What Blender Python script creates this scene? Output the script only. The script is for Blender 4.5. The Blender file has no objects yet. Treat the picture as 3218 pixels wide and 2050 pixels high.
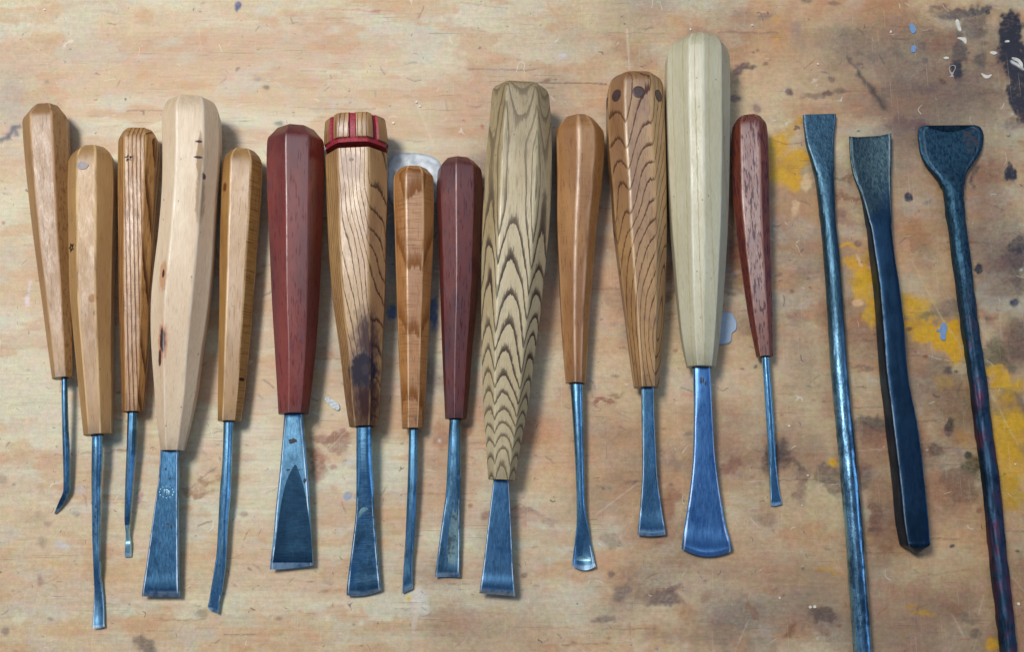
import bpy, math, random
import numpy as np
from mathutils import Vector, Matrix, noise as mnoise

random.seed(7)
S = bpy.context.scene
C = S.collection

# ------------------------------------------------------------------ camera
FPX = 2963.0                      # focal length in photo pixels
TILT = math.radians(11.0)
DIST = 0.46                       # metres from lens to the middle of the bench in view
cam_d = bpy.data.cameras.new('camera')
cam_d.sensor_width = 36.0
cam_d.lens = FPX / 3218.0 * 36.0
cam_d.clip_start = 0.01
cam_d.clip_end = 50
cam = bpy.data.objects.new('camera', cam_d)
C.objects.link(cam)
CAM = Vector((0, -DIST * math.sin(TILT), DIST * math.cos(TILT)))
cam.location = CAM
cam.rotation_euler = (TILT, 0, 0)
S.camera = cam
ROT = Matrix.Rotation(TILT, 3, 'X')

# ------------------------------------------------------------------ world, lights, exposure
w = bpy.data.worlds.new('World'); S.world = w; w.use_nodes = True
bg = w.node_tree.nodes['Background']
bg.inputs['Color'].default_value = (0.34, 0.56, 1.0, 1)
bg.inputs['Strength'].default_value = 0.16

def area(name, loc, target, sx, sy, power, col):
    l = bpy.data.lights.new(name, 'AREA'); l.shape = 'RECTANGLE'
    l.size = sx; l.size_y = sy; l.energy = power; l.color = col
    o = bpy.data.objects.new(name, l); C.objects.link(o)
    o.location = loc
    d = Vector(target) - Vector(loc)
    o.rotation_euler = d.to_track_quat('-Z', 'Y').to_euler()
    return o
area('ceiling_lamp', (-0.37, 0.30, 1.0), (-0.12, 0.02, 0), 0.22, 0.28, 9.0, (1.0, 0.955, 0.90))
area('ceiling_panel', (-0.15, 0.46, 1.20), (-0.10, 0.20, 0), 1.9, 0.56, 5.8, (0.76, 0.88, 1.0))
area('front_window', (0.30, -1.10, 0.75), (0, -0.05, 0), 0.7, 0.35, 0.55, (0.85, 0.93, 1.0))
area('left_rim_light', (-1.15, -0.10, 0.40), (0, 0, 0), 0.5, 0.35, 0.3, (0.75, 0.88, 1.0))  # added low lamp that draws highlights along the steel rims
area('right_window', (1.10, -0.05, 0.50), (0.1, 0, 0), 0.5, 0.4, 1.0, (0.45, 0.66, 1.0))
S.view_settings.view_transform = 'Standard'
S.view_settings.look = 'None'
S.view_settings.exposure = 0.0
S.view_settings.gamma = 1.0
S.render.engine = 'CYCLES'

# ------------------------------------------------------------------ calibration: photo pixel -> point at height z
def at(px, py, z=0.0):
    d = ROT @ Vector(((px - 1609.0) / FPX, -(py - 1025.0) / FPX, -1.0))
    t = (z - CAM.z) / d.z
    return CAM + d * t
def mpp(px, py, z=0.0):           # metres per photo pixel there
    p = at(px, py, z)
    return (ROT.transposed() @ (p - CAM)).z * -1 / FPX

def lerp(a, b, t): return a + (b - a) * t
def interp(tab, x):
    if x <= tab[0][0]: return tab[0][1]
    for (a, fa), (b, fb) in zip(tab, tab[1:]):
        if x <= b:
            return fa + (fb - fa) * (x - a) / (b - a)
    return tab[-1][1]
def smooth_tab(tab, n=1):
    """monotone-ish cubic interpolation of a table with several columns"""
    xs = [r[0] for r in tab]
    def f(x, c):
        ys = [r[c] for r in tab]
        if x <= xs[0]: return ys[0]
        if x >= xs[-1]: return ys[-1]
        i = max(k for k in range(len(xs) - 1) if xs[k] <= x)
        h = xs[i + 1] - xs[i]; t = (x - xs[i]) / h
        def m(k):
            if k == 0: return (ys[1] - ys[0]) / (xs[1] - xs[0])
            if k == len(xs) - 1: return (ys[-1] - ys[-2]) / (xs[-1] - xs[-2])
            return 0.5 * ((ys[k] - ys[k - 1]) / (xs[k] - xs[k - 1]) + (ys[k + 1] - ys[k]) / (xs[k + 1] - xs[k]))
        return ((2*t**3 - 3*t*t + 1) * ys[i] + (t**3 - 2*t*t + t) * h * m(i)
                + (-2*t**3 + 3*t*t) * ys[i + 1] + (t**3 - t*t) * h * m(i + 1))
    return f

# ------------------------------------------------------------------ node helper
class NT:
    def __init__(s, name):
        s.m = bpy.data.materials.new(name); s.m.use_nodes = True
        s.t = s.m.node_tree; s.b = s.t.nodes['Principled BSDF']
    def n(s, typ, **kw):
        x = s.t.nodes.new(typ)
        for k, v in kw.items(): setattr(x, k, v)
        return x
    def put(s, sock, v):
        if hasattr(v, 'links') or isinstance(v, bpy.types.NodeSocket): s.t.links.new(v, sock)
        elif v is not None:
            if isinstance(v, (tuple, list)) and len(v) == 3 and sock.type == 'RGBA': v = (*v, 1)
            sock.default_value = v
    def math(s, op, a, b=None, c=None, clamp=False):
        x = s.n('ShaderNodeMath', operation=op, use_clamp=clamp)
        s.put(x.inputs[0], a)
        if b is not None: s.put(x.inputs[1], b)
        if c is not None: s.put(x.inputs[2], c)
        return x.outputs[0]
    def obj(s):
        return s.n('ShaderNodeTexCoord').outputs['Object']
    def map(s, v, scale=(1, 1, 1), loc=(0, 0, 0), rot=(0, 0, 0)):
        x = s.n('ShaderNodeMapping'); s.put(x.inputs['Vector'], v)
        x.inputs['Scale'].default_value = scale; x.inputs['Location'].default_value = loc
        x.inputs['Rotation'].default_value = rot
        return x.outputs[0]
    def noise(s, v, scale=1.0, detail=3, rough=0.5, dist=0.0, out='Fac'):
        x = s.n('ShaderNodeTexNoise'); s.put(x.inputs['Vector'], v)
        x.inputs['Scale'].default_value = scale; x.inputs['Detail'].default_value = detail
        x.inputs['Roughness'].default_value = rough; x.inputs['Distortion'].default_value = dist
        return x.outputs[out]
    def vor(s, v, scale=1.0, feature='F1'):
        x = s.n('ShaderNodeTexVoronoi', feature=feature); s.put(x.inputs['Vector'], v)
        x.inputs['Scale'].default_value = scale
        return x.outputs['Distance']
    def ramp(s, v, a, b, lo=0.0, hi=1.0, smooth=True):
        x = s.n('ShaderNodeMapRange', interpolation_type='SMOOTHSTEP' if smooth else 'LINEAR')
        s.put(x.inputs['Value'], v)
        x.inputs['From Min'].default_value = a; x.inputs['From Max'].default_value = b
        x.inputs['To Min'].default_value = lo; x.inputs['To Max'].default_value = hi
        return x.outputs[0]
    def mix(s, f, a, b, mode='MIX'):
        x = s.n('ShaderNodeMix', data_type='RGBA', blend_type=mode)
        s.put(x.inputs['Factor'], f); s.put(x.inputs['A'], a); s.put(x.inputs['B'], b)
        return x.outputs['Result']
    def sep(s, v):
        x = s.n('ShaderNodeSeparateXYZ'); s.put(x.inputs[0], v); return x.outputs
    def comb(s, a, b, c):
        x = s.n('ShaderNodeCombineXYZ'); s.put(x.inputs[0], a); s.put(x.inputs[1], b); s.put(x.inputs[2], c)
        return x.outputs[0]
    def vadd(s, a, b):
        x = s.n('ShaderNodeVectorMath', operation='ADD'); s.put(x.inputs[0], a); s.put(x.inputs[1], b)
        return x.outputs[0]
    def vlen(s, a):
        x = s.n('ShaderNodeVectorMath', operation='LENGTH'); s.put(x.inputs[0], a)
        return x.outputs['Value']
    def attr(s, name):
        return s.n('ShaderNodeAttribute', attribute_name=name)
    def bump(s, h, dist, strength=1.0):
        x = s.n('ShaderNodeBump'); s.put(x.inputs['Height'], h)
        x.inputs['Distance'].default_value = dist; x.inputs['Strength'].default_value = strength
        s.t.links.new(x.outputs[0], s.b.inputs['Normal'])
    def done(s, col, rough=0.5, metal=0.0, spec=0.5, coat=0.0, coatr=0.2):
        s.put(s.b.inputs['Base Color'], col); s.put(s.b.inputs['Roughness'], rough)
        s.put(s.b.inputs['Metallic'], metal); s.put(s.b.inputs['Specular IOR Level'], spec)
        s.put(s.b.inputs['Coat Weight'], coat); s.put(s.b.inputs['Coat Roughness'], coatr)
        return s.m

def srgb(r, g, b):
    f = lambda c: (c / 255 / 12.92) if c / 255 <= 0.04045 else ((c / 255 + 0.055) / 1.055) ** 2.4
    return (f(r), f(g), f(b))

# ------------------------------------------------------------------ wood material
def wood(name, c1, c2, line=None, mode='ring', off=(0, 0), tilt=(0, 0), freq=600, lw=0.35, lstr=0.8,
         dist=0.0006, dscale=90, dstretch=0.12, pore=0.35, pcol=None, pscale=1600, pstretch=0.03, pthr=0.56,
         hatch=0.0, knots=(), edge=0.35, edgecol=None, rough=0.46, coat=0.45, blot=0.35, blotcol=None,
         seed=0.0, fleck=0.0, fcol=None, zones=(), hair=False, hn=None, fn=None, spec=1.0):
    M = NT(name)
    p0 = M.obj()
    p = M.vadd(p0, (seed * 0.37, seed * 0.91, seed * 0.53))
    # large colour drift
    big = M.noise(M.map(p, (60, 14, 60)), 1, 3, 0.55)
    col = M.mix(M.ramp(big, 0.32, 0.68), c1, c2)
    dkm = 0.0
    # growth rings
    if line is not None:
        dn = M.noise(M.map(p, (1, dstretch, 1)), dscale, 2, 0.5, out='Color')
        dd = M.sep(dn)
        dx = M.math('MULTIPLY', M.math('SUBTRACT', dd[0], 0.5), dist * 2)
        dz = M.math('MULTIPLY', M.math('SUBTRACT', dd[1], 0.5), dist * 2)
        s0 = M.sep(p0)
        x = M.math('ADD', M.math('MULTIPLY_ADD', s0[1], tilt[0], s0[0]), M.math('ADD', dx, -off[0]))
        z = M.math('ADD', M.math('MULTIPLY_ADD', s0[1], tilt[1], s0[2]), M.math('ADD', dz, -off[1]))
        if mode == 'ring':
            r = M.math('SQRT', M.math('ADD', M.math('MULTIPLY', x, x), M.math('MULTIPLY', z, z)))
        else:
            r = M.math('ADD', x, M.math('MULTIPLY', z, 0.35))
        jit = M.math('MULTIPLY', M.noise(M.map(p, (1500, 150, 1500)), 1, 2), 0.22)
        fr = M.math('FRACT', M.math('ADD', M.math('MULTIPLY', r, freq), jit))
        fade = M.ramp(fr, 0.0, lw, 1.0, 0.0)
        rise = M.ramp(fr, 0.93, 1.0, 0.0, 1.0)
        l = M.math('MAXIMUM', fade, rise)
        st = M.noise(M.map(p, (2200, 90, 2200)), 1, 2, 0.6)
        l2 = M.math('MULTIPLY', l, M.ramp(M.math('ADD', st, M.math('MULTIPLY', l, 0.32)), 0.44, 0.66), clamp=True)
        if hair == 2:
            st2 = M.noise(M.map(p, (1500, 90, 1500)), 1, 4, 0.75)
            l2 = M.math('MULTIPLY', M.math('POWER', l, 0.9), M.ramp(M.math('ADD', st2, M.math('MULTIPLY', M.math('POWER', l, 2.0), 0.26)), 0.52, 0.64), clamp=True)
        if hair == 1:
            st2 = M.noise(M.map(p, (1500, 110, 1500)), 1, 4, 0.75)
            l2 = M.math('MULTIPLY', M.math('POWER', l, 0.8), M.ramp(M.math('ADD', st2, M.math('MULTIPLY', M.math('POWER', l, 2.2), 0.36)), 0.53, 0.66), clamp=True)
            fr2 = M.math('FRACT', M.math('MULTIPLY', r, freq * 3.1))
            l3 = M.math('MULTIPLY', M.math('MULTIPLY', M.ramp(fr2, 0.0, 0.5, 1, 0), M.ramp(st2, 0.50, 0.58)), M.ramp(s0[1], .0, .05, 0.12, 0.55))
            l2 = M.math('MAXIMUM', M.math('MULTIPLY', l2, M.ramp(s0[1], .0, .06, 1.0, 0.6)), l3)
        wv = M.ramp(M.noise(M.map(p, (40, 9, 40)), 1, 2), 0.3, 0.65, 0.7, 1.0)
        col = M.mix(M.math('MULTIPLY', M.math('MULTIPLY', l2, lstr), wv), col, line)
    if line is not None: dkm = l2
    # fine fibre + pores along the handle
    fib = M.noise(M.map(p, (pscale * 1.9, pscale * pstretch * 2.4, pscale * 1.9)), 1, 4, 0.65)
    nx = M.sep(M.n('ShaderNodeNewGeometry').outputs['True Normal'])[0]
    col = M.mix(1.0, col, M.mix(M.ramp(fib, 0.25, 0.75), (0.88, 0.87, 0.86), (1.09, 1.10, 1.11)), 'MULTIPLY')
    po = M.noise(M.map(M.vadd(p, (3, 1, 2)), (pscale * 0.8, pscale * pstretch * 2.2, pscale * 0.8)), 1, 2, 0.5)
    pm = M.math('MULTIPLY', M.ramp(po, pthr, pthr + 0.13), pore)
    dkm = M.math('MAXIMUM', dkm, pm)
    col = M.mix(pm, col, pcol or tuple(v * 0.35 for v in c2))
    if fleck > 0:
        fl = M.noise(M.map(M.vadd(p, (7, 4, 9)), (950, 330, 950), rot=(0, 0, 0.25)), 1, 2, 0.6)
        if fn is not None: fleck = M.math('MULTIPLY', M.ramp(nx, fn, fn + .1), fleck)
        col = M.mix(M.math('MULTIPLY', M.ramp(fl, 0.53, 0.66), fleck), col, fcol or tuple(v * 0.4 for v in c2))
    if hatch > 0:
        h1 = M.noise(M.map(M.vadd(p, (1, 8, 2)), (90, 3300, 90), rot=(0, 0, 0.06)), 1, 2, 0.5)
        hz = M.ramp(M.noise(M.map(p, (60, 40, 60)), 1, 2), 0.38, 0.6)
        if hn is not None: hz = M.ramp(nx, hn, hn + .1)
        hm = M.math('MULTIPLY', M.math('MULTIPLY', M.ramp(h1, 0.50, 0.64), hz), hatch); dkm = M.math('MAXIMUM', dkm, hm)
        col = M.mix(hm, col, pcol or tuple(v * 0.4 for v in c2))
    # dirt blotches and small dents
    bl = M.noise(M.map(M.vadd(p, (5, 5, 5)), (130, 60, 130)), 1, 4, 0.65)
    col = M.mix(M.math('MULTIPLY', M.ramp(bl, 0.54, 0.74), blot), col, blotcol or tuple(v * 0.45 for v in c1))
    sp = M.vor(M.map(M.vadd(p, (2, 3, 4)), (240, 170, 240)), 1)
    gate = M.ramp(M.noise(M.map(p, (90, 70, 90)), 1, 1), 0.5, 0.56)
    col = M.mix(M.math('MULTIPLY', M.math('MULTIPLY', M.ramp(sp, 0.06, 0.12, 1, 0), gate), 0.6), col, (0.05, 0.03, 0.03))
    for (y0, y1, zc, zs) in zones:
        s2 = M.sep(p0)
        nn = M.math('MULTIPLY', M.math('SUBTRACT', M.noise(M.map(p, (120, 50, 120)), 1, 3, 0.6), 0.5), 0.03)
        yy = M.math('ADD', s2[1], nn)
        col = M.mix(M.math('MULTIPLY', M.ramp(yy, y0, y1), zs), col, zc, 'MULTIPLY')
    for (kx, ky, kz, rx, ry, kc, ks) in knots:
        dv = M.map(p0, (1 / rx, 1 / ry, 12.0), (-kx / rx, -ky / ry, -12.0 * kz))
        kn = M.math('MULTIPLY', M.math('SUBTRACT', M.noise(M.map(p, (700, 260, 700)), 1, 3), 0.5), 0.9)
        d = M.math('ADD', M.vlen(dv), kn)
        km = M.math('MULTIPLY', M.ramp(d, 0.7, 1.15, 1, 0) if ks > 0 else M.ramp(d, 0.25, 1.35, 1, 0), abs(ks))
        col = M.mix(km, col, kc); dkm = M.math('MAXIMUM', dkm, km)
    gm = M.attr('grime').outputs['Fac']
    gn = M.ramp(M.noise(M.map(p, (260, 90, 260)), 1, 4, 0.65), 0.3, 0.7, 0.35, 1.0)
    col = M.mix(M.math('MULTIPLY', M.math('MULTIPLY', gm, gn), 0.62), col, tuple(v * 0.28 for v in c2))
    ed = M.attr('edge').outputs['Fac']
    en = M.ramp(M.noise(M.map(p, (300, 60, 300)), 1, 3), 0.3, 0.6)
    col = M.mix(M.math('MULTIPLY', M.math('MULTIPLY', ed, en), edge), col, edgecol or tuple(min(0.85, v * 1.7 + 0.08) for v in c1))
    M.bump(M.math('ADD', M.math('MULTIPLY', fib, 0.5), M.math('MULTIPLY', big, 0.3)), 0.00010, 0.5)
    rs = M.noise(M.map(p, (2600, 420, 2600), rot=(0, 0, 0.7)), 1, 3, 0.7)
    rg = M.math('ADD', M.ramp(M.noise(M.map(p, (160, 60, 160)), 1, 4, 0.65), 0.3, 0.7, rough - 0.07, rough + 0.10), M.math('MULTIPLY', M.math('SUBTRACT', rs, 0.5), 0.35), clamp=True)
    k1_ = M.math('SUBTRACT', 1.0, M.math('MULTIPLY', dkm, 0.88, clamp=True))
    return M.done(col, rg, 0, M.math('MULTIPLY', k1_, spec), M.math('MULTIPLY', k1_, coat), 0.36)

# ------------------------------------------------------------------ metal material
def steel(name, base=(0.42, 0.50, 0.58), dark=(0.10, 0.13, 0.17), rough=0.34, patina=0.5, brush=(900, 60, 900), seed=0.0,
          brushamt=0.18, rust=0.0, pit=0.3, scl=110, rotz=0.0, zone=None, rim=0.9):
    M = NT(name)
    p0 = M.obj()
    p = M.vadd(p0, (seed, seed * 0.7, seed * 1.3))
    blue = lambda c: (c[0] * 0.50, c[1] * 0.92, min(1.0, c[2] * 1.22))
    base, dark = blue(base), blue(dark)
    patina = min(1.0, patina * 1.5); pit = min(.9, pit * 1.6); dark = tuple(v * 0.75 for v in dark)
    big = M.noise(M.map(p, (scl, scl * 0.6, scl)), 1, 6, 0.68)
    pm = M.math('MULTIPLY', M.ramp(big, 0.46, 0.60), patina)
    col = M.mix(pm, base, dark)
    if zone:
        y0, y1, zb, zd, zr = zone
        nz = M.math('MULTIPLY', M.math('SUBTRACT', big, 0.5), 0.05)
        zf = M.ramp(M.math('ADD', M.sep(p0)[1], nz), y0, y1)
        pm2 = M.math('MULTIPLY', M.ramp(M.noise(M.map(p, (900, 420, 900)), 1, 4, 0.7), 0.46, 0.60), 0.9)
        col = M.mix(zf, col, M.mix(pm2, blue(zb), blue(zd)))
    br = M.noise(M.map(p, tuple(v * 2.6 for v in brush), rot=(0, 0, rotz)), 1, 4, 0.65)
    col = M.mix(brushamt, col, M.mix(M.ramp(br, 0.3, 0.7), tuple(v * 0.5 for v in base), tuple(min(1, v * 1.5) for v in base)))
    pt = M.noise(M.map(M.vadd(p, (4, 4, 4)), (1300, 800, 1300)), 1, 3, 0.6)
    col = M.mix(M.math('MULTIPLY', M.ramp(pt, 0.62, 0.68), pit), col, (0.02, 0.03, 0.055))
    if rust > 0:
        ru = M.noise(M.map(M.vadd(p, (9, 2, 6)), (160, 60, 160)), 1, 4, 0.65)
        col = M.mix(M.math('MULTIPLY', M.ramp(ru, 0.47, 0.64), M.math('MULTIPLY', M.math('SUBTRACT', 1.0, zf), rust) if zone else rust), col, (0.14, 0.05, 0.09))
    rg = M.ramp(M.math('ADD', M.math('MULTIPLY', big, 0.7), M.math('MULTIPLY', br, 0.3)), 0.3, 0.7, rough - 0.07, rough + 0.12)
    if zone: rg = M.math('ADD', rg, M.math('MULTIPLY', zf, zr))
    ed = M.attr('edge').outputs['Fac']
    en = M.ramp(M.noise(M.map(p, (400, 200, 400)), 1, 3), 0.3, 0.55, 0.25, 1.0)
    col = M.mix(M.math('MULTIPLY', M.math('MULTIPLY', ed, en), rim), col, (0.86, 0.95, 1.0))  # bare bright rims, with edge glints also put into the colour
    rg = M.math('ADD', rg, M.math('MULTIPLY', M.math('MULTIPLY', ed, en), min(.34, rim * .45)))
    wav = M.noise(M.map(p, (120, 70, 120)), 1, 2, 0.5)
    hgt = M.math('ADD', M.math('ADD', M.math('MULTIPLY', br, 0.25), M.math('MULTIPLY', big, 0.9)), M.math('MULTIPLY', wav, 2.2))
    if zone:
        fg = M.noise(M.map(p, (420, 260, 420)), 1, 4, 0.6)
        hgt = M.math('ADD', hgt, M.math('MULTIPLY', fg, M.math('MULTIPLY_ADD', zf, 4.0, 1.5)))
    M.bump(hgt, 0.00014, 0.5)
    return M.done(col, rg, 1.0)

def paint(name, col, rough=0.4, metal=0.0, var=0.25, scale=900):
    M = NT(name)
    p = M.obj()
    n = M.noise(p, scale, 4, 0.6)
    c = M.mix(M.ramp(n, 0.3, 0.7), tuple(v * (1 - var) for v in col), tuple(min(1, v * (1 + var)) for v in col))
    d = M.noise(M.vadd(p, (3, 3, 3)), scale * 0.4, 3, 0.6)
    c = M.mix(M.ramp(d, 0.56, 0.7, 0, 0.6), c, tuple(v * 0.35 for v in col))
    M.bump(n, 0.0002, 0.6)
    return M.done(c, rough, metal)

# ------------------------------------------------------------------ object helpers
def tag(o, label=None, cat=None, group=None, kind=None):
    if label: o['label'] = label
    if cat: o['category'] = cat
    if group: o['group'] = group
    if kind: o['kind'] = kind
def mk(name, verts, faces, mat, parent=None, smooth=True, sharp=32, attrs=None, mats=None, midx=None, grime=None):
    me = bpy.data.meshes.new(name)
    me.from_pydata([tuple(v) for v in verts], [], faces)
    for m in (mats or [mat]): me.materials.append(m)
    if midx:
        me.polygons.foreach_set('material_index', midx)
    if smooth:
        me.polygons.foreach_set('use_smooth', [True] * len(me.polygons))
        me.set_sharp_from_angle(angle=math.radians(sharp))
    if attrs is not None:
        a = me.attributes.new('edge', 'FLOAT', 'POINT'); a.data.foreach_set('value', attrs)
    if grime is not None:
        a = me.attributes.new('grime', 'FLOAT', 'POINT'); a.data.foreach_set('value', grime)
    me.update()
    o = bpy.data.objects.new(name, me); C.objects.link(o)
    if parent: o.parent = parent
    return o
def loft(rings, closed0=True, closed1=True):
    """rings: list of equal-length loops; returns verts, faces"""
    n = len(rings[0]); V = [p for r in rings for p in r]; F = []
    for i in range(len(rings) - 1):
        for j in range(n):
            a = i * n + j; b = i * n + (j + 1) % n
            F.append((a, b, b + n, a + n))
    if closed0: F.append(tuple(reversed(range(n))))
    if closed1: F.append(tuple(range((len(rings) - 1) * n, len(rings) * n)))
    return V, F

# ------------------------------------------------------------------ the workbench top
def vnoise(x, y, seed):
    """smooth value noise on arrays, numpy"""
    xi = np.floor(x).astype(np.int64); yi = np.floor(y).astype(np.int64)
    xf = x - xi; yf = y - yi
    u = xf * xf * (3 - 2 * xf); v = yf * yf * (3 - 2 * yf)
    def h(a, b):
        n = (a * 374761393 + b * 668265263 + seed * 2147483647) & 0xffffffff
        n = ((n ^ (n >> 13)) * 1274126177) & 0xffffffff
        return ((n ^ (n >> 16)) & 0xffff) / 65535.0
    return (h(xi, yi) * (1 - u) + h(xi + 1, yi) * u) * (1 - v) + (h(xi, yi + 1) * (1 - u) + h(xi + 1, yi + 1) * u) * v
def fbm(x, y, seed, o=4):
    s = 0; a = 0.5; t = 0
    for k in range(o):
        s = s + a * vnoise(x * 2**k, y * 2**k, seed + k * 17); t += a; a *= 0.55
    return s / t

def build_bench():
    gx = np.concatenate([[-0.80, -0.5, -0.34], np.linspace(-0.28, 0.28, 1080), [0.34, 0.5, 0.80]])
    gy = np.concatenate([[-0.55, -0.35, -0.24], np.linspace(-0.185, 0.205, 750), [0.26, 0.36, 0.55]])
    X, Y = np.meshgrid(gx, gy)
    # photo coordinates of each grid point (only to lay out the stains)
    R = np.array(ROT)
    P = np.stack([X - CAM.x, Y - CAM.y, np.full_like(X, -CAM.z)], -1) @ R   # = R^T (p-cam)
    U = P[..., 0] / -P[..., 2] * FPX + 1609
    V = -P[..., 1] / -P[..., 2] * FPX + 1025
    n1 = fbm(U / 60, V / 60, 3) - 0.5
    n2 = fbm(U / 60, V / 60, 41) - 0.5
    n3 = fbm(U / 14, V / 14, 77, 3) - 0.5
    n4 = fbm(U / 14, V / 14, 99, 3) - 0.5
    UU = U + n1 * 56 + n3 * 22; VV = V + n2 * 56 + n4 * 22
    fine = fbm(U / 7, V / 5, 11, 3)
    def L(*c): return np.array(srgb(*c))
    # --- bare wood: cream finish, pinker bands, worn orange areas
    cream = L(214, 196, 166); pink = L(205, 172, 142); orange = L(196, 150, 104); brown = L(160, 122, 84)
    col = np.empty(U.shape + (3,)); col[:] = cream
    def lay(m, c, s=1.0):
        nonlocal col
        m = np.clip(m * s, 0, 1)[..., None]
        col = col * (1 - m) + np.asarray(c) * m
    def sm(a, b, x):
        t = np.clip((x - a) / (b - a), 0, 1); return t * t * (3 - 2 * t)
    g = fbm(U / 700, V / 90, 5, 4)
    lay(sm(0.42, 0.62, g), pink, 0.85)
    g2 = fbm(U / 500, V / 150, 15, 4)
    lay(sm(0.45, 0.7, g2), L(206, 166, 126), 0.6)
    # warm band along the top left and the worn foot of the bench
    lay(np.exp(-((V - 150 + 0.06 * (U - 700) * 0.5 + n1 * 60) / 55) ** 2) * sm(2000, 900, U), L(200, 160, 130), 0.62)
    edge = V - (1945 - 0.02 * np.abs(U - 900) + n1 * 110 + n3 * 20)
    lay(sm(-6, 8, edge) * sm(1900, 1500, U), L(198, 152, 108), 0.5)
    lay(sm(1380, 2300, U + n1 * 500), L(196, 158, 120), 0.55)
    lay(sm(2150, 3100, U + n1 * 500) , L(172, 142, 106), 0.6)
    lay(sm(900, 1900, V + n2 * 300) * sm(2100, 2900, U), L(160, 130, 98), 0.35)
    g3 = fbm(U / 240, V / 110, 25, 5)
    lay(sm(0.50, 0.62, g3) * sm(1500, 2200, U), L(200, 132, 80), 0.5)
    lay(sm(0.56, 0.66, fbm(U / 200, V / 120, 35, 5)) * sm(1500, 2400, U), L(128, 98, 78), 0.42)
    lay(sm(0.55, 0.68, fbm(U / 160, V / 160, 45, 5)) * sm(1500, 2400, U), L(216, 194, 152), 0.5)
    lay(sm(0.56, 0.7, fbm(U / 120, V / 80, 55, 4)), L(196, 190, 172), 0.35)
    lay(sm(0.54, 0.68, fbm(U / 150, V / 60, 65, 4)), L(196, 140, 92), 0.42)
    tintr = sm(1500, 2900, U)[..., None]
    col = np.clip(col * (np.array([1.0, 1.09, 1.09]) * (1 - tintr) + np.array([1.12, 1.24, 1.28]) * tintr), 0, .85)
    def blob(x, y, rx, ry, c, s=0.8, rot=0.0, sharp=5, warp=1.0):
        k = min(1.0, max(rx, ry) / 45) * warp
        m = (np.abs(U - x) < 3 * max(rx, ry) + 60) & (np.abs(V - y) < 3 * max(rx, ry) + 60)
        uu = U[m] + (UU[m] - U[m]) * k - x; vv = V[m] + (VV[m] - V[m]) * k - y
        a = math.radians(rot); c_, s_ = math.cos(a), math.sin(a)
        d = np.sqrt(((uu * c_ + vv * s_) / rx) ** 2 + ((-uu * s_ + vv * c_) / ry) ** 2)
        v = 1 / (1 + d ** (2 * sharp))
        v = np.clip(v * s * (0.62 + 0.78 * fine[m]), 0, 1)[..., None]
        col[m] = col[m] * (1 - v) + np.asarray(c) * v
    def line(pts, wd, c, s=0.8, jit=6):
        for (x0, y0), (x1, y1) in zip(pts, pts[1:]):
            m = (U > min(x0, x1) - 30) & (U < max(x0, x1) + 30) & (V > min(y0, y1) - 30) & (V < max(y0, y1) + 30)
            u = U[m] + n3[m] * jit; v = V[m] + n4[m] * jit
            dx, dy = x1 - x0, y1 - y0; L2 = dx * dx + dy * dy + 1e-9
            t = np.clip(((u - x0) * dx + (v - y0) * dy) / L2, 0, 1)
            d = np.hypot(u - x0 - t * dx, v - y0 - t * dy) / wd
            a = np.clip(np.exp(-d * d) * s, 0, 1)[..., None]
            col[m] = col[m] * (1 - a) + np.asarray(c) * a
    BLK = L(44, 44, 56); DK = L(84, 66, 62); GR = L(112, 98, 86); BR = L(132, 78, 54); OR = L(196, 128, 70)
    YL = L(226, 172, 22); BG = L(128, 152, 182); WH = L(224, 226, 226); PL = L(220, 188, 142); BLU = L(70, 104, 148); RD = L(150, 60, 50)
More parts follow.
